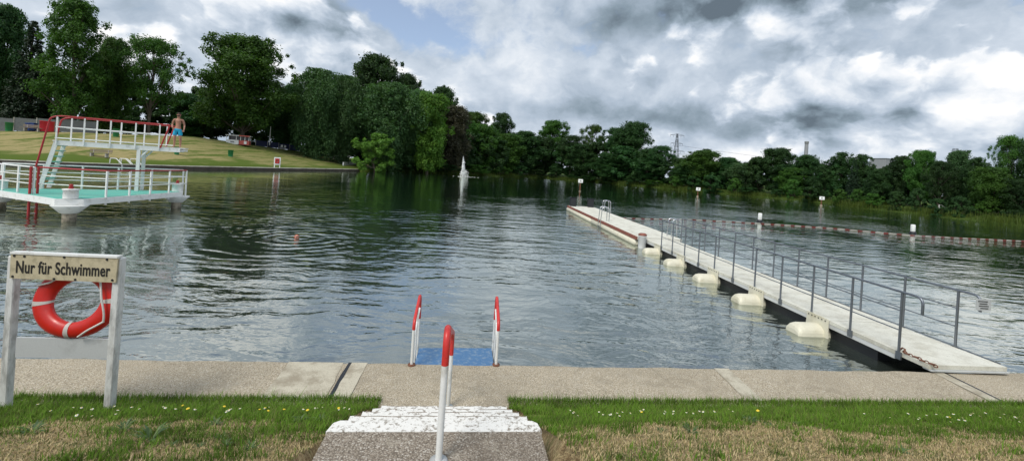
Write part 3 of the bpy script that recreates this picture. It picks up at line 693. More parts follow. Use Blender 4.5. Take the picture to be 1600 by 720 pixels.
mb = MB(); mb.add([G(.30, -.03, .26), G(1.05, -.03, .26), G(1.05, -.03, .38), G(.30, -.03, .38)], [(0, 1, 2, 3)])
# placard on the right-hand railing
plc = G(.36, GW+.05, 1.28); pk_ = empty('railing_placard', plc, label='small grey notice plate on the end post of the gangway railing', cat='sign')
MB().box(plc, (.26, .012, .20), 0).build('plate', M['grey_paint'], pk_)
for i in range(4): MB().box(plc+Vector((0.01*i-.02, -.009, .06-.04*i)), (.17-.03*(i % 2), .004, .014), 0).build('printed_line', M['black_text'], pk_)

pn = empty('swimming_pontoon', G(19, .8, .3), GAN, label='long pale floating pontoon with rust red edge reaching out into the lake', cat='pontoon')
p0, p1, la, lb = 11.92, 27.0, -.25, 1.85
mb = MB(); a = p0
while a < p1: b = min(a+3.0, p1); mb.prism([G(a, la), G(a, lb), G(b-.015, lb), G(b-.015, la)], .28, .40); a = b
mb.build('deck', M['pale_deck'], pn)
mb = MB(); mb.prism([G(p0, la-.05), G(p0, la-.002), G(p1, la-.002), G(p1, la-.05)], .30, .415); mb.build('edge_strip', M['red_strip'], pn)
mb = MB(); mb.prism([G(p0, la-.075), G(p0, la-.052), G(p1, la-.052), G(p1, la-.075)], .27, .34); mb.build('edge_strip', M['red_strip'], pn)
mb = MB()
for x0, x1 in ((p0+.1, p0+7.6), (p0+7.7, p1)):
    mb = MB(); mb.tube([G(x0, la+.02, .11), G(x0+.1, la+.02, .11), G(x1-.1, la+.02, .11), G(x1, la+.02, .11)], [.08, .16, .16, .08], 14); mb.build('float', M['cream_float'], pn); mb = MB()
    mb.tube([G(x0, lb-.02, .11), G(x0+.1, lb-.02, .11), G(x1-.1, lb-.02, .11), G(x1, lb-.02, .11)], [.08, .16, .16, .08], 14); mb.build('float', M['cream_float'], pn)
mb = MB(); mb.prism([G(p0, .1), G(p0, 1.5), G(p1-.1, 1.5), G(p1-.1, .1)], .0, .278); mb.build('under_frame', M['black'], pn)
bd = empty('mooring_post', G(11.5, -.22, 0), label='stubby white mooring drum with red lid between gangway and pontoon', cat='mooring post')
MB().lathe(G(11.45, -.22, -.1), [(.17, 0), (.17, .60), (.18, .61), (.18, .64), (.17, .645)], 18).build('drum', M['kiosk_white'], bd)
MB().lathe(G(11.45, -.22, .56), [(.185, 0), (.185, .05), (.12, .09)], 18).build('lid', M['red_strip'], bd)

def pool_ladder(a, l, side, label):
    r = empty('pool_ladder', G(a, l, .4), GAN, label=label, cat='ladder', group='steel ladders on the pontoon')
    for da in (-.22, .22):
        pts = arc([G(a+da, l-side*.38, .40), G(a+da, l-side*.36, 1.25), G(a+da, l+side*.06, 1.25), G(a+da, l+side*.12, .3), G(a+da, l+side*.12, -.9)], .2, 7)
        MB().tube(pts, .024, 10).build('side_rail', M['chrome'], r)
    for i in range(3): MB().box(G(a, l+side*.12, .12-.28*i), (.08, .42, .03), GAN).build('rung', M['chrome'], r)
pool_ladder(17.3, la-.08, -1, 'steel ladder halfway along the left edge of the pontoon')
pool_ladder(23.2, lb+.08, 1, 'farthest steel ladder, on the right edge near the pontoon end')
pool_ladder(12.6, lb+.08, 1, 'steel ladder at the near right corner of pontoon beside gangway railing')
for l, lab in ((.05, 'left black box at the far end of the pontoon'), (1.5, 'right black box at the far end of the pontoon')):
    r = empty('starting_block', G(26.6, l, .4), GAN, label=lab, cat='box', group='black boxes at the pontoon end')
    MB().box(G(26.6, l, .74), (.46, .42, .68), GAN, bev=.02).build('body', M['black'], r)
    MB().box(G(26.6, l, 1.10), (.52, .48, .035), GAN, bev=.01).build('lid', M['glass_dark'], r)

# ------------------------------------------------------------------ float line, buoys and pole signs
fl = empty('float_line', (20, 33, 0), label='floating swim line of red and white floats stretching from pontoon to the right', cat='float line')
line = [P(962, 337.5), P(1075, 343), P(1187, 350), P(1310, 358), P(1426, 368), P(1600, 378), P(1720, 384)]
line[0] = G(22.6, lb+.1, 0)
pts = []
for i in range(len(line)-1):
    for j in range(20): q = line[i].lerp(line[i+1], j/20); q.y += .25*math.sin(q.x*.35); pts.append(q)
MB().tube([q+Vector((0, 0, .03)) for q in pts], .018, 6).build('rope', M['rope'], fl)
acc = 0; cum = [0]
for i in range(1, len(pts)): cum.append(cum[-1]+(pts[i]-pts[i-1]).length)
def at_len(s):
    for i in range(1, len(pts)):
        if cum[i] >= s: return pts[i-1].lerp(pts[i], (s-cum[i-1])/(cum[i]-cum[i-1]))
    return pts[-1]
s = .2; i = 0; LEN = 1.0
while s < cum[-1]-LEN and i < 190:
    ln = .36 if i % 2 == 0 else .46
    a, b = at_len(s), at_len(s+ln*.93); z = Vector((0, 0, .035)); dd = (b-a).normalized()*.05
    MB().tube([a+z, a+z+dd, b+z-dd, b+z], [.015, .032, .032, .015], 8).build('red_float' if i % 2 == 0 else 'white_float', M['line_red' if i % 2 == 0 else 'line_white'], fl)
    s += ln; i += 1
def buoy(px, py, label):
    c = P(px, py); r = empty('marker_buoy', c, label=label, cat='buoy', group='marker buoys behind the float line')
    MB().lathe(c, [(.16, -.25), (.21, -.05), (.21, .12), (.15, .18)], 16).build('float', M['black'], r)
    MB().lathe(c+Vector((0, 0, .18)), [(.14, 0), (.15, .02), (.15, .48), (.13, .54), (.05, .56)], 16).build('body', M['white_paint'], r)
buoy(1187, 346.5, 'white marker buoy standing left of the other one behind the float line')
buoy(1426, 365, 'white marker buoy farther right behind the float line')
def pole_sign(px, py, topy, label):
    c = P(px, py); r = empty('water_sign', c, label=label, cat='sign', group='white notice boards on poles in the lake')
    s_ = F/c.y; hgt = (py-topy)/s_
    MB().tube([c-Vector((0, 0, 1.5)), c+Vector((0, 0, hgt-.5))], .09, 8).build('pole', M['rust'], r)
    MB().lathe(c, [(.22, -.2), (.22, .08), (.10, .12)], 12).build('collar', M['pile'], r)
    b = MB().box(c+Vector((0, -.10, hgt-.30)), (.78, .05, .60), math.atan2(-c.x, c.y)*.8, bev=.01).build('board', M['white_paint'], r)
    MB().box(c+Vector((0, -.10, hgt-.30))+Vector((c.x, -c.y, 0)).normalized()*0+Vector((-.03*c.x/c.y, -.05, 0)), (.26, .03, .16), math.atan2(-c.x, c.y)*.8).build('mark', M['fence'], b)
pole_sign(906, 299, 280, 'white board on a pole in the water just beyond the pontoon end')
pole_sign(1090, 307, 293, 'white board on a pole in the water before the far bank, second from left')
pole_sign(1283, 321, 307, 'white board on a pole near the bank, below the chimney, third from left')
pole_sign(1470, 337, 320, 'rightmost white board on a pole in the lake near the bank')

# fountain
def fountain():
    r = empty('fountain', FO, label='white water jet rising from the middle of the lake', cat='fountain')
    m, t = mat('spray'); g = t.node('ShaderNodeNewGeometry').outputs['Position']; n_ = t.noise(g, 3, 5, .7)
    b = pbsdf(t, (.86, .89, .90), .5, normal=t.bump(n_, 1, .2)); tr = t.node('ShaderNodeBsdfTransparent')
    mxx = t.node('ShaderNodeMixShader'); t.l.new(t.ss(n_, .38, .60), mxx.inputs[0]); t.l.new(tr.outputs[0], mxx.inputs[1]); t.l.new(b, mxx.inputs[2]); finish(t, mxx.outputs[0])
    rr = random.Random(8)
    mb = MB(); mb.tube([FO+Vector((.3, 0, 0)), FO+Vector((.25, 0, 1.2)), FO+Vector((.15, 0, 2.8)), FO+Vector((.08, 0, 4.3)), FO+Vector((0, 0, 5.6))], [.42, .48, .42, .26, .05], 10)
    mb.build('water_jet', m, r)
    mb = MB()
    for i in range(300):
        a = rr.uniform(0, 6.28); d_ = rr.random()**1.0*1.3; z = rr.random()**1.5*2.4*(1-d_/2.6)
        c = FO+Vector((.5+math.cos(a)*d_, math.sin(a)*d_, z)); mb.box(c, (.10, .10, rr.uniform(.08, .25)), rr.uniform(0, 3))
    for i in range(140):
        z = rr.uniform(.5, 4.2); c = FO+Vector((.15+rr.gauss(0, .4-.07*z), rr.gauss(0, .4-.07*z), z)); mb.box(c, (.09, .09, .2), rr.uniform(0, 3))
    tag(mb.build('spray', M['white_paint'], r), kind='stuff')
    mb = MB()
    for i in range(60):
        c = FO+Vector((rr.gauss(.8, 1.5), rr.gauss(0, 1.3), .012)); w = rr.uniform(.05, .25); mb.box(c, (w*1.8, w, .02), rr.uniform(-.3, .3))
    tag(mb.build('foam', M['white_paint'], r), kind='stuff')
fountain()

# ------------------------------------------------------------------ diving platform
DZ = .86; UZ = 3.09
pA, pB, pD = Vector((-17.07, 15.94, DZ)), Vector((-17.1, 21.05, DZ)), Vector((-21.9, 17.6, DZ))
cen = (pA+pB+pD)/3
A, B, D_ = [q+(q-cen).normalized()*.70 for q in (pA, pB, pD)]
dv = empty('diving_platform', (cen.x, cen.y, 0), label='white steel diving platform with turquoise deck and raised board', cat='diving platform')
def corner_cut(a, b, c, cut=.68): return [a+(c-a).normalized()*cut, a+(b-a).normalized()*cut]
tri = corner_cut(A, B, D_)+corner_cut(B, D_, A)+corner_cut(D_, A, B)
MB().prism(tri, DZ-.24, DZ-.004).build('frame', M['white_paint'], dv)
ins = [q+(cen-q).normalized()*.13 for q in tri]
MB().prism(ins, DZ-.05, DZ+.012).build('deck', M['turquoise'], dv)
for q in (pA, pB, pD):
    c = Vector((q.x, q.y, 0))
    pl = MB().lathe(c, [(.21, -2), (.21, .32)], 18).build('pile', M['pile'], dv)
    MB().lathe(c, [(.24, .30), (.28, .32), (.44, DZ-.36), (.54, DZ-.252), (.54, DZ-.244)], 18).build('bracket', M['white_paint'], pl)
    hd = MB().lathe(c, [(.22, DZ+.012), (.22, DZ+.34), (.25, DZ+.345), (.25, DZ+.38), (.05, DZ+.39)], 18).build('pile_head', M['white_paint'], pl)
    MB().lathe(c, [(.06, DZ+.38), (.08, DZ+.42), (.05, DZ+.50), (.07, DZ+.54), (.03, DZ+.57)], 10).build('bollard', M['dark_red'], pl)
def lower_rail(a, b, n, redtop, skip=()):
    a = a+(cen-a).normalized()*.10; b = b+(cen-b).normalized()*.10; a.z = b.z = DZ
    for i in range(n+1):
        if i in skip: continue
        q = a.lerp(b, i/n); MB().box(q+Vector((0, 0, .38)), (.055, .055, 1.40), 0).build('rail_post', M['white_paint'], dv)
    MB().tube([a+Vector((0, 0, 1.09)), b+Vector((0, 0, 1.09))], .032, 8).build('top_rail', M['dark_red' if redtop else 'white_paint'], dv)
    for hh in (.42, .76): MB().tube([a+Vector((0, 0, hh)), b+Vector((0, 0, hh))], .022, 8).build('middle_rail', M['white_paint'], dv)
dd_ = (D_-A).normalized(); ab_ = (B-A).normalized()
lower_rail(A+ab_*1.6, B-ab_*.35, 4, True)
lower_rail(B+(D_-B).normalized()*.35, D_+(B-D_).normalized()*.5, 5, False)
LD0, LD1 = P(44, 337), P(56, 336)
lower_rail(Vector((LD0.x, LD0.y, DZ)), D_-dd_*.4, 3, False)
ra = A+ab_*1.6+(cen-A-ab_*1.6).normalized()*.1
MB().tube([Vector((LD1.x, LD1.y, DZ+1.09)), Vector((ra.x, ra.y, DZ+1.09))], .032, 8).build('top_rail', M['dark_red'], dv)
for hh in (.42, .76): MB().tube([Vector((LD1.x, LD1.y, DZ+hh)), Vector((ra.x, ra.y, DZ+hh))], .022, 8).build('middle_rail', M['white_paint'], dv)
# upper board
UA = PY(82, 219.5, 18.4); UA.z = UZ; th = math.radians(60); ax_ = Vector((math.sin(th), math.cos(th), 0)); pp = Vector((-math.cos(th), math.sin(th), 0))
ULEN = 1.0
for _ in range(200):                 # board length so that its tip reaches the measured direction
    q = UA+ax_*ULEN
    if q.x/q.y > uv(288, 232)[0]/F: break
    ULEN += .03
UW = 1.05; az = math.atan2(ax_.y, ax_.x)
def U(a, w, z): return UA+ax_*a+pp*w+Vector((0, 0, z-UA.z))
MB().prism([U(0, 0, 0), U(ULEN, 0, 0), U(ULEN, UW, 0), U(0, UW, 0)], UZ-.045, UZ).build('upper_deck', M['white_paint'], dv)
mb = MB()
for w in (.03, UW-.03): mb.box(U(ULEN*.5-.02, w, UZ-.135), (ULEN-.3, .06, .18), az)
mb.box(U(ULEN-.32, UW/2, UZ-.13), (.62, UW-.14, .10), az)
mb.build('upper_beam', M['white_paint'], dv)
sup_a = None
for a_ in np.arange(0, ULEN, .02):
    q = U(a_, 0, UZ)
    if q.x/q.y > uv(216, 238)[0]/F: sup_a = a_; break
for w in (.06, UW-.06):
    q = U(sup_a, w, 0); MB().box((q.x, q.y, (DZ+UZ-.22)/2), (.13, .13, UZ-.22-DZ), az).build('support_post', M['white_paint'], dv)
    q2 = U(sup_a+.35, w, UZ-.28)
    mb = MB().tube([(q.x, q.y, UZ-.65), tuple(U(sup_a+.32, w, UZ-.24))], .04, 8).build('brace', M['white_paint'], dv)
RL = ULEN-.62                       # railing length
nP = 5
for w, off in ((0, 0), (UW, .5)):
    for i in range(nP if w == 0 else nP):
        a_ = .12+i*(RL-.5)/(nP-1) if w == 0 else .25+i*(RL-.55)/(nP-1)
        MB().box(U(a_, w-.03 if w == 0 else w+.03, UZ+.45), (.05, .05, 1.25), az).build('rail_post', M['white_paint'], dv)
    ww = w-.03 if w == 0 else w+.03
    for hh in (.10, .60): MB().tube([U(.08, ww, UZ+hh), U(RL-.02, ww, UZ+hh)], .026, 8).build('middle_rail', M['white_paint'], dv)
    # red top rail runs down beside the stairs and down at the tip
    foot = U(-.46, ww, DZ+.95)
    MB().tube(arc([foot, U(-.10, ww, UZ+1.0), U(.18, ww, UZ+1.10), U(RL, ww, UZ+1.10)], .3, 6), .034, 8).build('top_rail', M['dark_red'], dv)
    MB().tube([U(RL, ww, UZ+1.10), U(RL-.32, ww, UZ-.05)], .032, 8).build('end_rail', M['dark_red'], dv)
# stairs
mb = MB(); SR = .42
for w in (.08, UW-.08):
    a0, a1 = U(.02, w, UZ-.06), U(-SR, w, DZ)
    dr = (a1-a0).normalized(); nrm_ = ax_
    q = [a0-nrm_*.0, a0+nrm_*.15, a1+nrm_*.15, a1-nrm_*.0]; o = pp*.025
    MB().add([x-o for x in q]+[x+o for x in q], [(0, 1, 2, 3), (7, 6, 5, 4), (0, 4, 5, 1), (1, 5, 6, 2), (2, 6, 7, 3), (3, 7, 4, 0)]) if False else None
    m2 = MB(); m2.add([x-o for x in q]+[x+o for x in q], [(0, 1, 2, 3), (7, 6, 5, 4), (0, 4, 5, 1), (1, 5, 6, 2), (2, 6, 7, 3), (3, 7, 4, 0)]); m2.build('stair_string', M['white_paint'], dv)
for i in range(8):
    f_ = (i+.7)/8.6; c = U(.02-(SR+.02)*f_+.12, UW/2, UZ-.06-(UZ-.06-DZ)*f_); MB().box(c, (.22, UW-.24, .035), az).build('stair_tread', M['turquoise'], dv)
# water ladder with red posts at the front corner
for q in (LD0, LD1):
    b = q-dd_.cross(Vector((0, 0, 1)))*0+Vector((0, 0, 0)); MB().tube([(b.x, b.y, -.5)+Vector((0, 0, 0)) if False else Vector((b.x, b.y, -.5)), Vector((b.x, b.y, DZ+1.12))], .042, 8).build('ladder_post', M['dark_red'], dv)
for i in range(4):
    z = .62-.27*i; MB().tube([Vector((LD0.x, LD0.y, z)), Vector((LD1.x, LD1.y, z))], .022, 8).build('ladder_rung', M['kiosk_white'], dv)

# ------------------------------------------------------------------ people
def skin_mesh(name, nodes, edges, material, parent, extra=None, sub=2):
    """one continuous skinned body; nodes: name -> (xyz, rx, ry); baked to a mesh"""
    names = list(nodes); me = bpy.data.meshes.new(name)
    me.from_pydata([nodes[n][0] for n in names], [(names.index(a), names.index(b)) for a, b in edges], [])
    o = bpy.data.objects.new(name, me); C.objects.link(o)
    sk = o.modifiers.new('skin', 'SKIN'); sk.use_smooth_shade = True; sk.branch_smoothing = .6
    for i, n in enumerate(names):
        v = me.skin_vertices[0].data[i]; v.radius = (nodes[n][1], nodes[n][2]); v.use_root = (i == 0)
    ss_ = o.modifiers.new('sub', 'SUBSURF'); ss_.levels = sub; ss_.render_levels = sub
    bpy.context.view_layer.update()
    bm_ = bpy.data.meshes.new_from_object(o.evaluated_get(bpy.context.evaluated_depsgraph_get()))
    bpy.data.objects.remove(o); bm_.name = name; bm_.materials.clear(); bm_.materials.append(material)
    for pl in bm_.polygons: pl.use_smooth = True
    o = bpy.data.objects.new(name, bm_); C.objects.link(o); o.parent = parent; return o
def join_into(o, mb):
    """merge extra shapes (fingers, face) given in local coordinates into a body mesh"""
    import bmesh
    tmp = bpy.data.meshes.new('t'); tmp.from_pydata(mb.v, [], mb.f); tmp.validate()
    for pl in tmp.polygons: pl.use_smooth = True
    bm = bmesh.new(); bm.from_mesh(o.data); bm.from_mesh(tmp); bmesh.ops.recalc_face_normals(bm, faces=bm.faces); bm.to_mesh(o.data); bm.free(); bpy.data.meshes.remove(tmp)
def ball(mb, c, r, n=10):
    c = Vector(c); rx, ry, rz = r if isinstance(r, tuple) else (r, r, r); rows_ = []
    for i in range(n+1):
        ph = -math.pi/2+math.pi*i/n
        for j in range(n*2): a = math.pi*j/n; rows_.append(c+Vector((rx*math.cos(ph)*math.cos(a), ry*math.cos(ph)*math.sin(a), rz*math.sin(ph))))
    K = n*2; mb.add(rows_, [(i*K+j, i*K+(j+1) % K, (i+1)*K+(j+1) % K, (i+1)*K+j) for i in range(n) for j in range(K)], True)
# standing man: local frame, faces -Y (towards the camera), about 1.78 m
man_pos = None
for a_ in np.arange(0, ULEN, .01):
    q = U(a_, UW*.45, UZ)
    if q.x/q.y > uv(276, 230)[0]/F: man_pos = q; break
if man_pos is None: man_pos = U(ULEN-.3, UW*.45, UZ)
mr = empty('person', man_pos, math.radians(28), label='shirtless man in turquoise swim shorts standing on the end of the raised board', cat='person')
nd = {
 'pelvis': ((0, 0, .95), .155, .105), 'waist': ((.005, .01, 1.10), .130, .098), 'chest': ((.01, .015, 1.30), .165, .115), 'upper': ((.01, .0, 1.43), .135, .09),
 'neck': ((.012, -.015, 1.52), .058, .058), 'head0': ((.015, -.035, 1.60), .070, .078), 'head1': ((.015, -.04, 1.69), .078, .092), 'head2': ((.015, -.03, 1.755), .052, .06),
 'shl': ((.185, .0, 1.425), .062, .062), 'ell': ((.255, .04, 1.16), .043, .043), 'wrl': ((.275, -.10, .96), .029, .026), 'hal': ((.265, -.145, .89), .040, .022),
 'shr': ((-.165, .0, 1.425), .062, .062), 'elr': ((-.24, .055, 1.17), .043, .043), 'wrr': ((-.20, -.13, 1.02), .029, .026), 'har': ((-.155, -.175, .97), .040, .022),
 'hipl': ((.095, 0, .88), .100, .098), 'knl': ((.125, -.02, .49), .062, .062), 'cal': ((.13, .015, .36), .058, .058), 'anl': ((.135, .02, .09), .038, .038), 'ftl': ((.15, -.10, .03), .042, .026), 'tol': ((.155, -.17, .022), .034, .018),
 'hipr': ((-.095, 0, .88), .100, .098), 'knr': ((-.105, -.03, .49), .062, .062), 'car': ((-.105, .01, .36), .058, .058), 'anr': ((-.11, .02, .09), .038, .038), 'ftr': ((-.13, -.10, .03), .042, .026), 'tor': ((-.14, -.17, .022), .034, .018)}
ed = [('pelvis', 'waist'), ('waist', 'chest'), ('chest', 'upper'), ('upper', 'neck'), ('neck', 'head0'), ('head0', 'head1'), ('head1', 'head2'),
 ('upper', 'shl'), ('shl', 'ell'), ('ell', 'wrl'), ('wrl', 'hal'), ('upper', 'shr'), ('shr', 'elr'), ('elr', 'wrr'), ('wrr', 'har'),
 ('pelvis', 'hipl'), ('hipl', 'knl'), ('knl', 'cal'), ('cal', 'anl'), ('anl', 'ftl'), ('ftl', 'tol'), ('pelvis', 'hipr'), ('hipr', 'knr'), ('knr', 'car'), ('car', 'anr'), ('anr', 'ftr'), ('ftr', 'tor')]
body = skin_mesh('body', nd, ed, M['skin'], mr)
mb = MB()
for h_, w_, sg_ in (('hal', 'wrl', 1), ('har', 'wrr', -1)):
    hp = Vector(nd[h_][0]); dr = (hp-Vector(nd[w_][0])).normalized(); sd2 = Vector((1, 0, 0)); sd2 = (sd2-dr*sd2.dot(dr)).normalized(); pal = dr.cross(sd2)
    for i, L_ in enumerate((.070, .080, .074, .058)):
        b0 = hp+sd2*(i-1.5)*.019+dr*.01; mb.tube([b0, b0+dr*L_*.5, b0+dr*L_*.85+Vector((0, .012, -.004)), b0+dr*L_*1.05+Vector((0, .028, 0))], [.0105, .0095, .0085, .006], 7)
    b0 = hp-sd2*.030*sg_-dr*.03; mb.tube([b0, b0-sd2*.025*sg_+dr*.03, b0-sd2*.03*sg_+dr*.06], [.012, .011, .008], 7)
hc = Vector((.015, -.04, 1.69))
mb.tube([hc+Vector((0, -.085, .015)), hc+Vector((0, -.108, -.022)), hc+Vector((0, -.088, -.034))], [.010, .017, .010], 8)
for sx_ in (-1, 1): ball(mb, hc+Vector((sx_*.083, .01, -.01)), (.012, .022, .032), 6)
join_into(body, mb)
mb = MB(); 
for sx_ in (-1, 1): ball(mb, hc+Vector((sx_*.030, -.083, .005)), .011, 6)
mb.tube([hc+Vector((-.022, -.090, -.055)), hc+Vector((0, -.094, -.057)), hc+Vector((.022, -.090, -.055))], .004, 6); mb.build('face_features', M['hair'], mr, world=False)
mb = MB(); n = 12; vs = []
for i in range(9):
    ph = math.radians(5+85*i/8)
    for j in range(24):
        a_ = 2*math.pi*j/24; fr_ = .5-.5*math.cos(a_+math.pi/2)   # lower at the back
        lowz = math.sin(ph)*.098+(-.035 if i == 0 and math.sin(a_) > .1 else (.035 if i == 0 else 0)); vs.append(hc+Vector((math.cos(ph)*.090*math.cos(a_), .005+math.cos(ph)*.103*math.sin(a_), .012+lowz)))
mb.add(vs, [(i*24+j, i*24+(j+1) % 24, (i+1)*24+(j+1) % 24, (i+1)*24+j) for i in range(8) for j in range(24)], True); mb.build('hair', M['hair'], mr, world=False)
mb = MB(); ball(mb, hc+Vector((0, -.045, -.062)), (.062, .052, .040), 8); mb.build('beard', M['hair'], mr, world=False)
sh = {'p': ((0, .0, .96), .165, .118), 'w': ((.003, .008, 1.04), .143, .108), 'l': ((.098, 0, .86), .112, .112), 'l2': ((.112, -.008, .70), .105, .105), 'l3': ((.118, -.012, .60), .104, .104),
      'r': ((-.098, 0, .86), .112, .112), 'r2': ((-.102, -.012, .70), .105, .105), 'r3': ((-.105, -.018, .60), .104, .104)}
skin_mesh('swim_shorts', sh, [('p', 'w'), ('p', 'l'), ('l', 'l2'), ('l2', 'l3'), ('p', 'r'), ('r', 'r2'), ('r2', 'r3')], M['shorts'], mr)

# swimmer: breast-stroke pose, head and shoulders out of the water
sr = empty('person', SW-Vector((0, 0, .085)), math.radians(-95), label='swimmer with only the head above the water among ripples', cat='person')
nd = {'chest': ((0, .28, -.16), .15, .11), 'upper': ((0, .10, -.07), .13, .085), 'neck': ((0, .02, .0), .06, .06), 'h0': ((0, -.03, .07), .07, .078), 'h1': ((0, -.04, .15), .080, .093), 'h2': ((0, -.02, .215), .055, .062),
      'pelvis': ((0, .75, -.30), .15, .11), 'sl': ((.18, .08, -.08), .06, .06), 'el': ((.42, -.12, -.16), .042, .042), 'wl': ((.30, -.38, -.14), .03, .028), 'fl': ((.24, -.50, -.14), .038, .02),
      'sr': ((-.18, .08, -.08), .06, .06), 'er': ((-.42, -.12, -.16), .042, .042), 'wr': ((-.30, -.38, -.14), .03, .028), 'fr': ((-.24, -.50, -.14), .038, .02),
      'kl': ((.14, 1.15, -.38), .065, .065), 'al': ((.16, 1.55, -.42), .04, .04), 'kr': ((-.14, 1.15, -.38), .065, .065), 'ar': ((-.16, 1.55, -.42), .04, .04)}
sb = skin_mesh('body', nd, [('chest', 'upper'), ('upper', 'neck'), ('neck', 'h0'), ('h0', 'h1'), ('h1', 'h2'), ('chest', 'pelvis'), ('upper', 'sl'), ('sl', 'el'), ('el', 'wl'), ('wl', 'fl'), ('upper', 'sr'), ('sr', 'er'), ('er', 'wr'), ('wr', 'fr'), ('pelvis', 'kl'), ('kl', 'al'), ('pelvis', 'kr'), ('kr', 'ar')], M['skin_red'], sr)
hc = Vector((0, -.04, .14)); mb = MB()
mb.tube([hc+Vector((0, -.085, .02)), hc+Vector((0, -.112, -.018)), hc+Vector((0, -.09, -.03))], [.010, .018, .010], 8)
for sx_ in (-1, 1): ball(mb, hc+Vector((sx_*.085, .01, -.01)), (.012, .022, .032), 6)
for sgn, h_ in ((1, 'fl'), (-1, 'fr')):
    hp = Vector(nd[h_][0])
    for i, L_ in enumerate((.07, .08, .074, .058)):
        b0 = hp+Vector(((i-1.5)*.019, -.01, 0)); mb.tube([b0, b0+Vector((0, -L_*.5, 0)), b0+Vector((0, -L_, -.015))], [.0105, .0095, .006], 7)
    b0 = hp+Vector((-sgn*.03, .03, 0)); mb.tube([b0, b0+Vector((-sgn*.03, -.03, 0)), b0+Vector((-sgn*.035, -.06, 0))], [.012, .011, .008], 7)
join_into(sb, mb)
mb = MB()
for sx_ in (-1, 1): ball(mb, hc+Vector((sx_*.030, -.085, .01)), .011, 6)
mb.build('face_features', M['hair'], sr, world=False)
mb = MB(); vs = []
for i in range(5):
    ph = math.radians(-12+26*i/4)
    for j in range(15):
        a_ = math.radians(-10+200*j/14); vs.append(hc+Vector((math.cos(ph)*.090*math.cos(a_), .005+math.cos(ph)*.105*math.sin(a_), .015+math.sin(ph)*.10)))
mb.add(vs, [(i*15+j, i*15+j+1, (i+1)*15+j+1, (i+1)*15+j) for i in range(4) for j in range(14)], True); mb.build('hair', M['grey_hair'], sr, world=False)

# ------------------------------------------------------------------ left bank: quay wall and furniture
qw = empty('quay_wall', (WALL[4].x, WALL[4].y, 0), label='low dark concrete quay wall with pale coping along the left lawn', cat='wall')
def wall_strip(z0, z1, o0, o1, nm, mm):
    mb = MB(); Wp = WALL
    nrm_ = []
    for i in range(len(Wp)):
        a = Wp[max(i-1, 0)]; b = Wp[min(i+1, len(Wp)-1)]; dr = (b-a).normalized(); nrm_.append(Vector((-dr.y, dr.x)))   # away from the lake (left side)
    for i in range(len(Wp)-1):
        q = [Wp[i]+nrm_[i]*o0, Wp[i+1]+nrm_[i+1]*o0, Wp[i+1]+nrm_[i+1]*o1, Wp[i]+nrm_[i]*o1]
        mb.prism([(a.x, a.y) for a in q], z0, z1)
    mb.build(nm, M[mm], qw)
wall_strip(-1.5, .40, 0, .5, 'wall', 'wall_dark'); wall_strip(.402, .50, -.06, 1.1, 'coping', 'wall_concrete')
def on_lawn(px, py, it=40):
    """point on the left lawn that a sight direction meets"""
    u, v = uv(px, py); best = None
    for Y in np.arange(35, 150, .25):
        x = u*Y/F; z = H-v*Y/F; g_ = gz(x, Y)
        if g_ > .3 and g_ >= z: return Vector((x, Y, g_))
    Ys = np.arange(45, 118, .5); xs_ = u/F*Ys; gs_2 = ground(xs_, Ys); gap = (H-v*Ys/F)-gs_2; gap[gs_2 < .5] = 1e3; sdd = poly_sd(xs_, Ys); gap[(sdd > 26) | (sdd < 13)] = 1e3; j = int(np.argmin(gap))
    return Vector((xs_[j], Ys[j], gs_2[j]))
def bin_(px, py, label, mm='dark_green', hgt=.95, r=.33):
    c = on_lawn(px, py); o = empty('litter_bin', c, label=label, cat='bin', group='litter bins on the far lawn')
    MB().lathe(c, [(r*.82, -.05), (r*.86, .05), (r, hgt*.92), (r*1.06, hgt*.93), (r*1.06, hgt)], 14).build('body', M[mm], o)
    MB().lathe(c+Vector((0, 0, hgt-.08)), [(r*.85, 0), (r*.85, .083)], 14).build('liner', M['black'], o)
bin_(14, 203, 'green litter bin at the far left edge of the lawn', hgt=1.3, r=.42)
bin_(181, 214, 'green litter bin behind the raised board railing', hgt=1.3, r=.42)
bin_(276, 242, 'green litter bin below the standing man', hgt=1.2, r=.35)
bin_(360, 245, 'green litter bin on the lawn below the kiosk', hgt=1.15, r=.42)
c = on_lawn(73, 206); o = empty('red_container', c, label='round red container at the top of the lawn behind the stairs', cat='container')
MB().lathe(c, [(.72, 0), (.76, .06), (.78, 1.45), (.82, 1.46), (.82, 1.56)], 20).build('body', M['red_bin'], o); MB().lathe(c+Vector((0, 0, 1.5)), [(.7, 0), (.7, .065)], 18).build('opening', M['black'], o)
for i, (px, lab) in enumerate(((33, 'blue wheeled bin, left of a pair by the fence'), (40, 'blue wheeled bin, right of a pair by the fence'))):
    c = on_lawn(px, 201); c.y += 1.0; c.z = gz(c.x, c.y); o = empty('wheeled_bin', c, label=lab, cat='bin', group='blue bins by the fence')
    MB().box(c+Vector((0, 0, .62)), (.62, .6, 1.1), .1, bev=.04).build('body', M['dark_blue'], o); MB().box(c+Vector((0, 0, 1.22)), (.68, .7, .09), .1, bev=.02).build('lid', M['dark_blue'], o)
    for sx_ in (-.25, .25): MB().lathe(c+Vector((sx_, .28, .1)), [(.10, -.03), (.10, .03)], 10, 'X').build('wheel', M['black'], o)
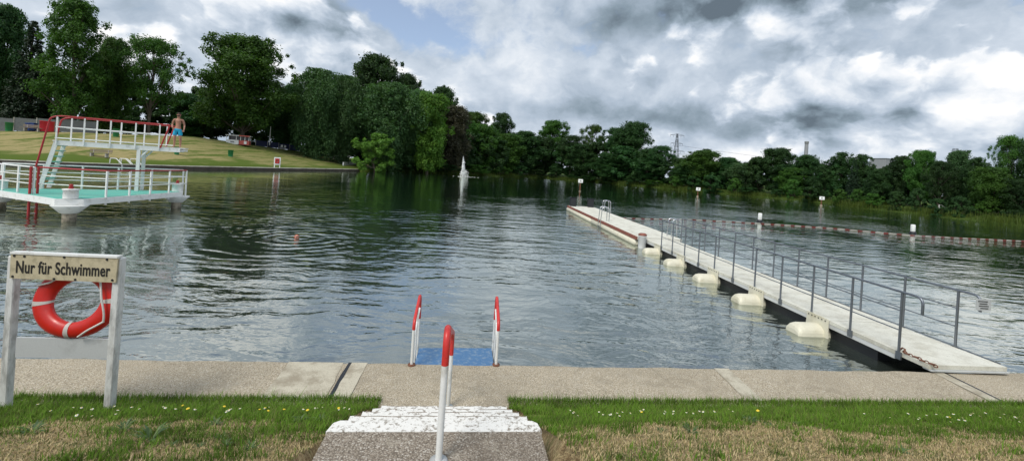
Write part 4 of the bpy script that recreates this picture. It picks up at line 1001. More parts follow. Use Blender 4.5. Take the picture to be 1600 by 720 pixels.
def bench(px, py, label, w=2.3, rz=.0):
    c = on_lawn(px, py); o = empty('park_bench', c, rz, label=label, cat='bench', group='benches on the far lawn')
    R2 = Matrix.Rotation(rz, 3, 'Z')
    def bb(p_, s_, nm, mm): MB().box(c+R2 @ Vector(p_), s_, rz, bev=.01).build(nm, M[mm], o)
    mb = MB(); [mb.box(c+R2 @ Vector((0, y, .52)), (w, .14, .06), rz) for y in (-.2, 0, .2)]; mb.build('seat', M['wood'], o)
    mb = MB(); [mb.box(c+R2 @ Vector((0, .32, z)), (w, .05, .15), rz) for z in (.72, .92)]; mb.build('backrest', M['wood'], o)
    for sx_ in (-.8, .8): bb((sx_, .0, .24), (.16, .5, .5), 'leg', 'concrete'); bb((sx_, .30, .62), (.08, .06, .65), 'back_support', 'concrete')
bench(155, 246, 'wooden bench in the middle of the lawn behind the raised board', 2.4, .25)
bench(50, 206, 'wooden bench by the fence left of the red container', 2.6, .25)
# two swim ladders on the far quay
def quay_ladder(px, py, label):
    c = P(px, py); 
    dr = (WALL[5]-WALL[3]).normalized(); o = empty('quay_ladder', (c.x, c.y, .5), label=label, cat='ladder', group='white ladders on the far quay')
    a = Vector((.85, -.5, 0)).normalized()
    for i, q in enumerate((Vector((0, 0, 0)), Vector((.15, 1.1, 0)))):
        b = c+q
        pts_ = arc([b+Vector((-1.3, 0, .5)), b+Vector((-1.25, 0, 1.15)), b+Vector((-.5, 0, 1.15)), b+Vector((.25, 0, .5)), b+Vector((.3, 0, -.6))], .12, 4)
        MB().tube(pts_, .05, 6).build('side_rail', M['white_paint'], o)
    for z in (.2, -.1): MB().tube([c+Vector((.28, 0, z)), c+Vector((.43, 1.1, z))], .04, 6).build('rung', M['white_paint'], o)
quay_ladder(187, 262.3, 'left white ladder on the far quay behind the raised board')
quay_ladder(204, 262.6, 'right white ladder on the far quay behind the raised board')
# life ring station on the quay
c = P(441, 267); c.x -= 1.0; c.z = .5
sgt = empty('rescue_board', c, label='white rescue board with red ring on the edge of the far quay', cat='rescue board')
rzz = math.atan2(-c.x, c.y)*.9
MB().box(c+Vector((0, 0, 1.2)), (1.05, .08, 1.35), rzz, bev=.02).build('board', M['white_paint'], sgt)
for sx_ in (-.42, .42): MB().box(c+Matrix.Rotation(rzz, 3, 'Z') @ Vector((sx_, 0, .3)), (.14, .08, .65), rzz).build('leg', M['white_paint'], sgt)
nv = Matrix.Rotation(rzz, 3, 'Z') @ Vector((0, -1, 0)); sx3 = Matrix.Rotation(rzz, 3, 'Z') @ Vector((1, 0, 0))
MB().box(c+Vector((0, 0, 1.2))+nv*.045, (.72, .03, .95), rzz).build('niche', M['kiosk_red'], sgt)
MB().tube([c+Vector((0, 0, 1.2))+nv*.10+sx3*.27*math.cos(a)+Vector((0, 0, .36*math.sin(a))) for a in np.linspace(0, 2*math.pi, 20, endpoint=False)], .07, 8, closed=True).build('ring', M['ring_red'], sgt)

# kiosk
c = on_lawn(372, 226); kz = c.z; ki = empty('kiosk', c, label='small white and red open kiosk under the big round tree', cat='kiosk')
kr = .42; RK = Matrix.Rotation(kr, 3, 'Z')
def kb(p_, s_, nm, mm, par=None): return MB().box(c+RK @ Vector(p_), s_, kr).build(nm, M[mm], par or ki)
kb((-.9, 0, .45), (2.3, 2.4, .95), 'lower_wall', 'kiosk_white'); kb((1.25, 0, .45), (1.9, 2.3, .95), 'lower_wall', 'kiosk_red')
kb((.15, 0, 1.9), (4.6, 2.8, .12), 'roof', 'kiosk_white'); kb((1.3, -1.40, 1.9), (2.0, .06, .20), 'roof_edge', 'kiosk_red')
for x_ in (-2.0, -.2, .6, 1.4, 2.15): kb((x_, -1.15, 1.35), (.10, .10, .95), 'roof_post', 'kiosk_white'); kb((x_, 1.15, 1.35), (.10, .10, .95), 'roof_post', 'kiosk_white')
kb((.1, .9, 1.35), (4.0, .06, .92), 'window_band', 'glass_dark'); kb((-.9, -1.215, .5), (.7, .02, .28), 'panel_mark', 'fence'); kb((1.5, -1.17, .45), (.5, .02, .6), 'panel_mark', 'kiosk_white')
# pole
c = on_lawn(421, 228); o = empty('flagpole', c, label='thin white pole at the top of the lawn right of the kiosk', cat='pole')
zt = PY(423, 198, c.y).z; MB().tube([c, Vector((c.x, c.y, zt))], [.13, .09], 8).build('shaft', M['white_paint'], o); MB().lathe(Vector((c.x, c.y, c.z)), [(.25, -.05), (.25, .5), (.14, .6)], 10).build('base', M['black'], o)
# white garden chair pair
for dx_, lab in ((0, 'left white plastic chair at the top of the lawn'), (5, 'right white plastic chair at the top of the lawn')):
    c = on_lawn(439+dx_, 232); o = empty('garden_chair', c, label=lab, cat='chair', group='white chairs at the top of the lawn')
    MB().box(c+Vector((0, 0, .45)), (.5, .5, .06), .3).build('seat', M['white_paint'], o); MB().box(c+Vector((.05, .25, .75)), (.5, .06, .6), .3).build('backrest', M['white_paint'], o)
    for a_ in (-.2, .2):
        for b_ in (-.2, .2): MB().box(c+Vector((a_, b_, .22)), (.06, .06, .44), .3).build('leg', M['white_paint'], o)
# low white walls below the birches
segs = [((484, 236), (497, 237)), ((512, 239), (535, 242)), ((537, 243.5), (558, 249))]
for (a_, b_), lab in zip(segs, ('leftmost piece of low white wall under the birches', 'middle piece of low white wall under the birches', 'rightmost piece of low white wall sloping down to the willow')):
    if a_[0] > 530:
        a3, b3 = [Vector((uv(px, 245)[0]/F*Y, Y, 0)) for px, Y in ((537, 104), (556, 115))]; a3.z, b3.z = gz(a3.x, a3.y), gz(b3.x, b3.y)
    else: a3, b3 = on_lawn(*a_), on_lawn(*b_)
    mid = (a3+b3)/2; o = empty('low_wall', mid, label=lab, cat='wall', group='low white walls under the birches')
    nrm2 = Vector((-(b3-a3).y, (b3-a3).x, 0)).normalized()*.15; hgt = .75
    def slab(z0, z1, ex, nm, mm):
        q = [a3-nrm2*ex, b3-nrm2*ex, b3+nrm2*ex, a3+nrm2*ex]; mb = MB(); mb.add([v+Vector((0, 0, z0)) for v in q]+[v+Vector((0, 0, z1)) for v in q], [(0, 1, 2, 3), (7, 6, 5, 4), (0, 4, 5, 1), (1, 5, 6, 2), (2, 6, 7, 3), (3, 7, 4, 0)]); mb.build(nm, M[mm], o)
    slab(-.3, hgt, 1, 'wall', 'white_paint'); slab(hgt+.002, hgt+.08, 1.4, 'coping', 'white_paint')
# fences at the top of the lawn
def fence(pts_, hgt, label, mm):
    o = empty('fence', pts_[0], label=label, cat='fence')
    for i in range(len(pts_)-1):
        a3, b3 = pts_[i], pts_[i+1]; n_ = max(1, int((b3-a3).length/2.4))
        for j in range(n_):
            q0, q1 = a3.lerp(b3, j/n_), a3.lerp(b3, (j+1)/n_); q0.z = gz(q0.x, q0.y); q1.z = gz(q1.x, q1.y)
            dd2 = (q1-q0); ang = math.atan2(dd2.y, dd2.x); mid = (q0+q1)/2
            MB().box(mid+Vector((0, 0, hgt/2)), (dd2.xy.length*.97, .05, hgt*.94), ang).build('panel', M[mm], o)
            MB().box(q0+Vector((0, 0, hgt/2+.05)), (.12, .12, hgt+.1), ang).build('post', M['concrete'], o)
def top_pt(px, Y): x = uv(px, 215)[0]/F*Y; return Vector((x, Y, gz(x, Y)))
fence([top_pt(-60, 64), top_pt(20, 67), top_pt(90, 70), top_pt(150, 73)], 2.3, 'grey panel fence at the top left behind the lawn', 'fence')
fence([top_pt(400, 104), top_pt(470, 112), top_pt(560, 125)], 1.5, 'dark blue fence in the shade behind the birches', 'blue_fence')

# ------------------------------------------------------------------ far structures
c = PY(1055, 262, 420); c.z = 0
py_ = empty('power_pylon', c, label='steel lattice power pylon rising behind the far trees', cat='pylon')
ht = PY(1055, 209, 420).z
mb = MB(); lv = np.linspace(0, ht, 11); hw = lambda z: 4.0*(1-z/ht)**1.1+.55
cs = [(1, 1), (-1, 1), (-1, -1), (1, -1)]
for sx_, sy_ in cs: mb.tube([c+Vector((sx_*hw(z), sy_*hw(z), z)) for z in lv], .22, 5)
for i in range(10):
    for j in range(4):
        a, b = cs[j], cs[(j+1) % 4]; z0, z1 = lv[i], lv[i+1]
        mb.tube([c+Vector((a[0]*hw(z0), a[1]*hw(z0), z0)), c+Vector((b[0]*hw(z1), b[1]*hw(z1), z1))], .12, 4)
        mb.tube([c+Vector((b[0]*hw(z0), b[1]*hw(z0), z0)), c+Vector((a[0]*hw(z1), a[1]*hw(z1), z1))], .12, 4)
mb.build('tower', M['steel'], py_)
for zf_, w_ in ((.97, 7.0), (.80, 6.0), (.64, 8.2)):
    z = ht*zf_; mb = MB()
    mb.tube([c+Vector((-w_, 0, z)), c+Vector((w_, 0, z))], .18, 5); mb.tube([c+Vector((-w_, 0, z)), c+Vector((0, 0, z+1.6)), c+Vector((w_, 0, z))], .12, 4)
    a_ = mb.build('cross_arm', M['steel'], py_)
    mb = MB()
    for x_ in (-w_, -w_*.55, w_*.55, w_): mb.tube([c+Vector((x_, 0, z)), c+Vector((x_, 0, z-2.2))], .14, 5)
    mb.build('insulator', M['steel'], a_)
c2 = Vector((c.x+560, c.y+60, 0)); c3 = Vector((c.x-560, c.y+100, 0))
pw = empty('power_lines', c, label='thin power lines crossing the low sky from the pylon', cat='power line')
for zf_, x_ in ((.80, 6.0), (.64, 8.2), (.64, -8.2)):
    for tgt in (c2, c3):
        p0_ = c+Vector((x_, 0, ht*zf_-2.2)); p1_ = tgt+Vector((x_, 0, ht*zf_-2.2)); pp_ = [p0_.lerp(p1_, f_)-Vector((0, 0, 10*4*f_*(1-f_))) for f_ in np.linspace(0, 1, 25)]
        MB().tube(pp_, .10, 4).build('cable', M['steel'], pw)
c = PY(1258, 262, 380); c.z = 0; zt = PY(1258, 221, 380).z
o = empty('chimney', c, label='slim concrete industrial chimney rising behind the far trees', cat='chimney')
MB().lathe(c, [(1.9, 0), (1.45, zt-2)], 18).build('shaft', M['far_concrete'], o); MB().lathe(c, [(1.7, zt-2), (1.75, zt), (1.2, zt+.01)], 18).build('cap', M['fence'], o)
c = PY(1491, 262, 300); c.z = 0; zt = PY(1491, 238, 300).z
o = empty('industrial_tower', c, label='dark industrial tower top with round cage above the right trees', cat='tower')
MB().tube([c, c+Vector((0, 0, zt))], .9, 8).build('shaft', M['far_concrete'], o)
MB().lathe(c, [(1.8, zt-.4), (1.8, zt)], 12).build('platform', M['fence'], o)
mb = MB()
for zz in (.8, 1.8, 2.6): mb.tube([c+Vector((1.5*math.cos(a), 1.5*math.sin(a), zt+zz)) for a in np.linspace(0, 6.283, 12, endpoint=False)], .10, 5, closed=True)
for a in np.linspace(0, 6.283, 6, endpoint=False): mb.tube([c+Vector((1.5*math.cos(a), 1.5*math.sin(a), zt)), c+Vector((1.5*math.cos(a), 1.5*math.sin(a), zt+2.6))], .10, 5)
mb.build('cage', M['steel'], o)
c = PY(1378, 265, 260); c.z = 0; zt = PY(1378, 249, 260).z
o = empty('industrial_building', c, label='grey block of an industrial building glimpsed between the far trees', cat='building')
MB().box(c+Vector((0, 0, zt/2)), (9, 9, zt), .3).build('wall', M['far_concrete'], o); MB().box(c+Vector((0, 0, zt+.2)), (9.4, 9.4, .4), .3).build('roof', M['fence'], o)
for i in range(4): MB().box(c+Matrix.Rotation(.3, 3, 'Z') @ Vector((0, -4.52, 3+i*3.2)), (6.8, .06, 1.3), .3).build('window', M['glass_dark'], o)

# ------------------------------------------------------------------ trees
def crown_mesh(name, kind, seed, mm, nclump=80, per=230, leaf=.016):
    """unit tree: height 1; crown made of thousands of leaf faces in clumps"""
    R = np.random.RandomState(seed); cl_ = []
    if kind == 'conifer':
        for z in np.linspace(.12, .99, 34):
            r = .20*(1-z)**.85+.012; m_ = max(3, int(9*(1-z)+3)); a0 = R.rand()*6
            for j in range(m_):
                a = a0+6.283*j/m_+R.rand()*.5; rr_ = r*(.55+.5*R.rand()); cl_.append((rr_*math.cos(a), rr_*math.sin(a), z-rr_*.25, .045*(1.2-z)+.012, .6))
    else:
        prof = {'broad': (.08, .34, .52), 'round': (.15, .46, .56), 'tall': (.14, .27, .55), 'open': (.28, .42, .66), 'weep': (.10, .36, .62), 'bush': (.02, .60, .42), 'poplar': (.12, .19, .5)}[kind]
        zb, rw, zm = prof; lobes = [(R.randn(3)*[.5, .5, .35]) for _ in range(7)]
        lob = R.rand(9)*6.283; n_try = 0
        while len(cl_) < nclump and n_try < 5000:
            n_try += 1
            u = R.rand()**.8; z = zb+(1-zb)*u; f_ = (z-zb)/(1-zb); fm_ = (zm-zb)/(1-zb)
            r = rw*(math.sqrt(max(0, 1-((f_-fm_)/(1-fm_+.02))**2)) if f_ > fm_ else math.sqrt(max(0, 1-((fm_-f_)/(fm_+.10))**2)))
            a = R.rand()*6.283; r *= .78+.20*math.sin(2*a+lob[0]+4*f_)+.17*math.sin(3*a+lob[1]-8*f_)+.12*math.sin(5*a+lob[2]+11*f_)
            rr_ = r*R.rand()**.42*.92; s_ = (.062+.050*R.rand()**1.5)*(.75 if kind in ('tall', 'poplar') else 1)*(.85 if kind == 'open' else 1)
            cl_.append((rr_*math.cos(a), rr_*math.sin(a), min(z, 1-s_*.6), s_, 1.9 if kind == 'weep' else .80))
        # a few leading shoots that break the outline
        for _ in range(26 if kind != 'bush' else 8):
            a = R.rand()*6.283; f_ = .5+.5*R.rand(); z = zb+(1-zb)*f_; r = rw*math.sqrt(max(.02, 1-((f_-.45)/.6)**2)); cl_.append((r*1.0*math.cos(a), r*1.0*math.sin(a), min(z, 1), .022+.022*R.rand(), 1.0))
    P_ = []; Nn = []
    for (x, y, z, s_, fl_) in cl_:
        n = int(per*(s_/.07)**1.6)+12; v = R.randn(n, 3); v /= np.linalg.norm(v, axis=1)[:, None]+1e-6
        rad = R.rand(n)**.45; off = v*rad[:, None]*s_; off[:, 2] *= fl_
        if kind == 'weep': off[:, 2] -= .4*s_*R.rand(n)
        # ragged clump outline
        off *= (1+.35*np.sin(v[:, 0]*5+x*40)*np.cos(v[:, 1]*4+y*40))[:, None]
        P_.append(np.array([x, y, z])+off); nn_ = v*[.7, .7, .6]+[0, 0, .55]+R.randn(n, 3)*.42; Nn.append(nn_)
    P_ = np.concatenate(P_); Nn = np.concatenate(Nn); Nn /= np.linalg.norm(Nn, axis=1)[:, None]
    P_[:, 2] = np.clip(P_[:, 2], .0, 1.02)
    n = len(P_); t1_ = np.cross(Nn, R.randn(n, 3)); t1_ /= np.linalg.norm(t1_, axis=1)[:, None]; t2_ = np.cross(Nn, t1_)
    if kind == 'weep': t1_[:, 2] -= .8; t1_ /= np.linalg.norm(t1_, axis=1)[:, None]
    s_ = leaf*(.55+.75*R.rand(n))[:, None]; asp = .62
    q = np.stack([P_-t1_*s_, P_+t2_*s_*asp-Nn*s_*.15, P_+t1_*s_, P_-t2_*s_*asp-Nn*s_*.15], 1).reshape(-1, 3)
    me = np_mesh(name, q, np.arange(4*n).reshape(-1, 4)); me.materials.append(mm); return me, cl_
def trunk_mesh(name, cl_, seed, mm, kind):
    R = random.Random(seed); mb = MB(); top = .62 if kind not in ('conifer', 'tall', 'poplar') else .9; r0 = .019 if kind != 'bush' else .012
    lean = R.uniform(-.03, .03); stem = [Vector((lean*math.sin(z*3)+.008*math.sin(z*9), .01*math.sin(z*7), z)) for z in np.linspace(-.03, top, 10)]
    mb.tube(stem, [r0*(1.35 if i == 0 else 1)*(1-.075*i) for i in range(10)], 8)
    if kind == 'open':
        mb.tube([stem[2], stem[2]+Vector((.05, 0, .12)), stem[2]+Vector((.09, .02, .3))], [.014, .011, .006], 6)
    big = sorted(cl_, key=lambda c_: -c_[3])[:26]
    for (x, y, z, s_, f_) in big:
        b = max(.10, min(top-.02, z-.12-abs(R.gauss(0, .06))-math.hypot(x, y)*.5)); i = (b+.03)/(top+.03)*9; i0 = min(8, int(i)); st_ = stem[i0].lerp(stem[i0+1], i-i0)
        e_ = Vector((x, y, z)); mid = st_.lerp(e_, .5)+Vector((0, 0, -.02+.03*R.random())); mb.tube([st_, mid, e_], [.0075*(1.1-b), .005, .002], 5)
    me = bpy.data.meshes.new(name); me.from_pydata(mb.v, [], mb.f); me.polygons.foreach_set('use_smooth', mb.sm); me.materials.append(mm); return me
PROTO = {}
def proto(key, kind, seed, leafm, bark='bark', **kw):
    cm, cl_ = crown_mesh('crown', kind, seed, M[leafm], **kw); tm = trunk_mesh('trunk', cl_, seed, M[bark], kind); PROTO[key] = (cm, tm)
    xy = np.array([(c_[0], c_[1]) for c_ in cl_]); PROTO[key+'_w'] = 2*np.percentile(np.hypot(xy[:, 0], xy[:, 1]), 92)+.08
proto('tall', 'tall', 11, 'leaf', nclump=170, per=210, leaf=.0095)
proto('open', 'open', 12, 'leaf', nclump=105, per=190, leaf=.0105)
proto('round', 'round', 13, 'leaf', nclump=210, per=210, leaf=.0105)
proto('broad', 'broad', 14, 'leaf', nclump=210, per=180, leaf=.012)
proto('broad_b', 'broad', 24, 'leaf_dark', nclump=210, per=180, leaf=.012)
proto('broad_c', 'broad', 34, 'leaf_grey', nclump=210, per=180, leaf=.012)
proto('round_b', 'round', 23, 'leaf_dark', nclump=210, per=180, leaf=.012)
proto('yellow', 'broad', 15, 'leaf_yellow', nclump=210, per=180, leaf=.012)
proto('purple', 'broad', 16, 'leaf_purple', nclump=210, per=180, leaf=.012)
proto('weep', 'weep', 17, 'leaf_grey', 'pale_bark', nclump=210, per=190, leaf=.011)
proto('broad_d', 'broad', 44, 'leaf_dark', nclump=150, per=200, leaf=.0105)
proto('open_b', 'open', 45, 'leaf_dark', nclump=130, per=200, leaf=.0105)
proto('tall_b', 'tall', 46, 'leaf_dark', nclump=150, per=200, leaf=.0105)
proto('tall_c', 'tall', 47, 'leaf', nclump=150, per=200, leaf=.0105)
proto('conifer', 'conifer', 18, 'needle', per=190, leaf=.010)
proto('poplar', 'poplar', 19, 'leaf_dark', nclump=110, per=170, leaf=.011)
proto('bush', 'bush', 20, 'leaf', nclump=70, per=200, leaf=.030)
proto('bush_b', 'bush', 21, 'leaf_dark', nclump=70, per=200, leaf=.030)
proto('bush_light', 'bush', 22, 'leaf_light', nclump=80, per=260, leaf=.026)
proto('hedge', 'bush', 26, 'leaf_dark', nclump=80, per=220, leaf=.024)
trees_n = 0
def tree(key, px, Y, top_py, wpx, label, name=None, group=None, wild=True, stretch=None, cat=None):
    global trees_n; trees_n += 1
    u = uv(px, 240)[0]; x = u/F*Y; z0 = gz(x, Y)
    if z0 < .02: z0 = .02
    top = PY(px, top_py, Y).z; x = (uv(px, (top_py+240)/2)[0])/F*Y
    hgt = max(1.0, top-z0); w = wpx/F*Y/PROTO[key+'_w']
    w = w*math.cos(math.atan(x/Y))*.95 if abs(x) > Y*.5 else w
    R = random.Random(trees_n*7+1); nm = name or {'conifer': 'spruce_tree', 'weep': 'birch_tree', 'poplar': 'poplar_tree'}.get(key, 'bush' if 'bush' in key or key == 'hedge' else 'broadleaf_tree')
    r = empty(nm, (x, Y, z0-.05), R.uniform(0, 6.28), label=label, cat=cat or ('bush' if nm == 'bush' else 'tree'), group=group)
    r.scale = (w, w, hgt*1.02)
    cm, tm = PROTO[key]
    for n_, me_ in (('crown', cm), ('trunk', tm)):
        if nm == 'bush' and n_ == 'trunk' : n_ = 'stem'
        o = bpy.data.objects.new(n_, me_); C.objects.link(o); o.parent = r
    return r
GRL, GRM, GRR = 'trees behind the left lawn', 'trees in the middle distance', 'trees along the right bank'
# left lawn group
tree('broad_b', 5, 78, 14, 110, 'dark broadleaf tree at the far left edge', group=GRL)
tree('conifer', 48, 73, 36, 100, 'nearly black spruce with drooping branches at the left', group=GRL)
tree('tall', 116, 72, 5, 135, 'tallest tree on the left, feathery upright crown', group=GRL)
tree('broad', 172, 80, 64, 90, 'green tree tucked close to the right of the tallest tree', group=GRL)
tree('open', 236, 80, 62, 150, 'open crowned tree with sky gaps, above the raised board', group=GRL)
tree('round', 382, 97, 64, 195, 'big round tree spreading over the white and red kiosk', group=GRL)
tree('broad_b', 300, 104, 150, 90, 'dark low tree seen behind the standing man', group=GRL)
tree('weep', 497, 104, 116, 85, 'left weeping birch beside the big round tree', group=GRM)
tree('weep', 535, 108, 124, 70, 'right weeping birch in front of the dark tall oak', group=GRM)
tree('round_b', 588, 132, 92, 118, 'dark broad oak rising highest behind the birches', group=GRM)
tree('round_b', 632, 140, 120, 70, 'dark tree on the right shoulder of the tall oak', group=GRM)
tree('weep', 606, 112, 138, 110, 'large grey green tree in front of the dark oak', name='broadleaf_tree', group=GRM)
tree('broad_c', 652, 120, 145, 70, 'grey green tree left of the yellowish one', group=GRM)
tree('yellow', 672, 116, 150, 66, 'yellow green tree near the end of the lawn', group=GRM)
tree('broad_b', 690, 140, 140, 60, 'dark tree peeping over the yellow green one', group=GRM)
tree('purple', 706, 128, 168, 66, 'brownish purple leaved tree left of the fountain', group=GRM)
tree('bush_light', 588, 103, 210, 66, 'bright willow bush hanging over the water at the quay end', name='willow_bush', cat='bush')
# dark second row behind the left lawn
for i, (px, Y, ty, w_, key) in enumerate([(-70, 72, 30, 130, 'round_b'), (-20, 98, 90, 100, 'hedge'), (30, 98, 105, 120, 'hedge'), (90, 98, 110, 120, 'hedge'), (150, 99, 125, 120, 'hedge'), (205, 100, 140, 110, 'hedge'), (262, 103, 150, 110, 'hedge'), (318, 108, 140, 110, 'hedge'),
        (385, 116, 140, 120, 'hedge'), (445, 118, 150, 110, 'hedge'), (505, 130, 165, 120, 'hedge'), (560, 140, 165, 120, 'hedge'), (622, 146, 170, 110, 'hedge'), (455, 112, 135, 70, 'broad_b')]):
    pos = ('beyond the left edge', 'behind the leftmost spruce', 'behind the grey fence', 'behind the tallest tree trunk', 'behind the red container side of the board', 'behind the middle of the raised board', 'behind the standing man', 'left of the round tree trunk',
           'behind the kiosk', 'right of the white pole', 'behind the birch trunks', 'behind the white low walls', 'behind the grey green tree', 'between round tree and left birch')[i]
    tree(key, px, Y, ty, w_, ('dark thicket of shrubs ' if key == 'hedge' else 'dark tree ')+pos, name='thicket' if key == 'hedge' else None, cat='shrubs' if key == 'hedge' else None, group='dark growth behind the left lawn')
# middle and right bank: (key, px, extra distance behind shore, top, width, label)
def shoreY(px):
    pts_ = FAR
    for i in range(len(pts_)-1):
        if pts_[i][0] <= px <= pts_[i+1][0]:
            f_ = (px-pts_[i][0])/(pts_[i+1][0]-pts_[i][0]); return P(px, pts_[i][1]*(1-f_)+pts_[i+1][1]*f_).y
    return P(*pts_[-1]).y if px > 1000 else P(*pts_[0]).y
row = [('broad', 728, 14, 190, 50, 'mid green tree directly left above the fountain'), ('round_b', 742, 24, 176, 46, 'dark treetop just right of the purple tree'), ('broad', 755, 10, 196, 60, 'yellowish tree directly behind the fountain'), ('round_b', 783, 22, 177, 40, 'dark round treetop right of the fountain'),
 ('broad', 792, 8, 210, 60, 'low green tree right of the fountain'), ('broad_b', 820, 12, 206, 60, 'dark tree midway between fountain and first tall crown'), ('round_b', 866, 16, 189, 46, 'dark tree with knobbly crown above the water sign'), ('broad_b', 845, 8, 215, 55, 'lower dark tree left of the knobbly crown'),
 ('broad_b', 893, 8, 212, 50, 'small dark tree just above the pontoon end'), ('broad', 925, 14, 196, 40, 'narrow mid green tree with sky on both sides'), ('broad_b', 912, 6, 226, 55, 'low dark tree in front of the narrow one'), ('round_b', 962, 14, 200, 50, 'left half of the tall twin crowned group'), ('round_b', 990, 14, 192, 56, 'tallest crown of the far bank, right half of the twin group'),
 ('broad_b', 1032, 10, 228, 50, 'dark tree right below the tallest far crown'), ('broad_b', 958, 5, 240, 60, 'low dark tree beneath the twin group'), ('broad_b', 1010, 5, 246, 50, 'low dark tree left of the pylon'), ('poplar', 1066, 14, 250, 30, 'small slim tree below the pylon'), ('broad', 1098, 8, 236, 66, 'rounded green tree just right of the pylon'),
 ('broad_b', 1075, 5, 258, 50, 'low dark tree at the foot of the pylon'), ('broad_b', 1138, 10, 246, 50, 'dark tree second right of the pylon'), ('broad_c', 1158, 6, 256, 50, 'grey green tree third right of the pylon'), ('poplar', 1104, 14, 233, 24, 'pointed treetop sticking out right of the pylon'), ('broad_b', 1182, 8, 252, 50, 'dark tree left of the chimney group'),
 ('round_b', 1216, 9, 232, 62, 'dark bold crown left of the chimney'), ('broad_b', 1262, 9, 243, 62, 'dark tree below the chimney'), ('broad', 1238, 5, 262, 50, 'lower green tree left below the chimney'), ('broad_b', 1316, 9, 238, 58, 'dark tree with a ragged top right of the chimney'), ('broad_b', 1348, 9, 241, 46, 'dark tree next left of the grey building'),
 ('conifer', 1337, 7, 246, 30, 'small spruce left of the grey building'), ('conifer', 1394, 7, 247, 30, 'small pointed spruce right of the grey building'), ('broad_b', 1375, 5, 264, 50, 'low dark tree in front of the grey building'), ('broad_b', 1412, 8, 245, 50, 'dark tree second right of the grey building'),
 ('round', 1443, 8, 236, 66, 'broad mid green crown left of the cage tower'), ('broad_b', 1470, 5, 252, 60, 'dark tree below left of the cage tower'), ('broad_c', 1500, 8, 237, 66, 'grey green airy tree around the cage tower'), ('broad_b', 1528, 6, 246, 56, 'dark tree right of the cage tower'),
 ('broad', 1578, 9, 214, 80, 'tall tree near the right edge of the view'), ('broad_b', 1625, 7, 222, 90, 'dark tree cut by the right edge'), ('broad', 1548, 4, 262, 90, 'yellow green spreading tree low at the right'), ('broad_b', 1600, 4, 280, 80, 'low dark tree at the right edge by the water'), ('round_b', 1700, 10, 215, 110, 'dark tree beyond the right edge'), ('broad_b', 1800, 10, 225, 110, 'second dark tree beyond the right edge'),
 ('broad_b', 1290, 6, 258, 44, 'dark tree in the dip right of the chimney')]
Rv = random.Random(77)
for (key, px, ex, ty, w_, lab) in row:
    if key == 'broad_b': key = Rv.choice(['broad_b', 'broad_d', 'tall_b', 'broad_d', 'open_b'])
    elif key == 'round_b': key = Rv.choice(['tall_b', 'tall_c', 'broad_d']); w_ *= 1.1
    elif key == 'broad': key = Rv.choice(['broad', 'tall_c', 'open'])
    tree(key, px, shoreY(px)+ex, ty+1, w_*1.06, lab, group=GRR if px > 1050 else GRM)
# backing thickets so that little sky shows low down, and bushes at the water's edge
R_ = random.Random(5); i = 0; px = 640
ordn = lambda n: 'first second third fourth fifth sixth seventh eighth ninth tenth eleventh twelfth thirteenth fourteenth fifteenth sixteenth seventeenth eighteenth nineteenth twentieth'.split()[n] if n < 20 else ('twenty-'+'first second third fourth fifth sixth seventh eighth ninth tenth'.split()[n-20])
while px < 1720:
    hor = 263+(px-800)*.0647; tree('hedge', px, shoreY(px)+7+R_.random()*6, hor-30-12*R_.random() if px > 1000 else hor-42-10*R_.random(), 70, 'dark thicket behind the far bank, %s from the left' % ordn(i), name='thicket', cat='shrubs', group='thickets behind the far bank'); px += 42; i += 1
i = 0; px = 628
while px < 1660:
    w_ = R_.uniform(24, 46); Y = shoreY(px)+R_.uniform(.6, 3.0); u, v = uv(px, 263); sh_y = 263+(px-800)*.0647+H*F/Y
    hh = R_.uniform(1.8, 4.8); key = R_.choice(['bush', 'bush_b', 'bush_b'])
    tree(key, px, Y, sh_y-hh*F/Y, w_, ('low ' if hh < 3 else 'tall ')+('dark' if key == 'bush_b' else 'mid green')+' bush at the far waterline, %s from the left' % ordn(i), group='bushes along the far waterline'); px += w_*.95; i += 1
    if i >= 29: break

# reeds and rough grass along the far waterline (uncountable)
def blades(name, pts_, hgt, wid, tint, material, lean=.35, seed=1, **kw):
    R = np.random.RandomState(seed); n = len(pts_); a = R.rand(n)*6.283; h_ = hgt*(1 if np.ndim(hgt) else 1); h_ = np.asarray(h_)*np.ones(n)
    w_ = np.asarray(wid)*np.ones(n); sx_ = np.stack([np.cos(a), np.sin(a), 0*a], 1)*w_[:, None]
    ln = np.stack([np.cos(a+1.57), np.sin(a+1.57), 0*a], 1)*(R.randn(n)*lean*h_)[:, None]
    b = pts_; m1 = b+ln*.35+np.stack([0*a, 0*a, h_*.55], 1); tp = b+ln+np.stack([0*a, 0*a, h_], 1)
    q = np.stack([b-sx_, b+sx_, m1+sx_*.7, m1-sx_*.7, tp], 1).reshape(-1, 3)
    i5 = np.arange(n)*5; f1 = np.stack([i5, i5+1, i5+2], 1); f2 = np.stack([i5, i5+2, i5+3], 1); f3 = np.stack([i5+3, i5+2, i5+4], 1)
    me = np_mesh(name, q, np.concatenate([f1, f2, f3]), 3)
    if tint is not None:
        ca = me.color_attributes.new('tint', 'FLOAT_COLOR', 'POINT'); cc = np.repeat(np.concatenate([tint, np.ones((n, 1))], 1), 5, axis=0).astype(np.float32); ca.data.foreach_set('color', cc.ravel())
    me.materials.append(material); o = bpy.data.objects.new(name, me); C.objects.link(o); return tag(o, **kw)
R = np.random.RandomState(3); pts_ = []
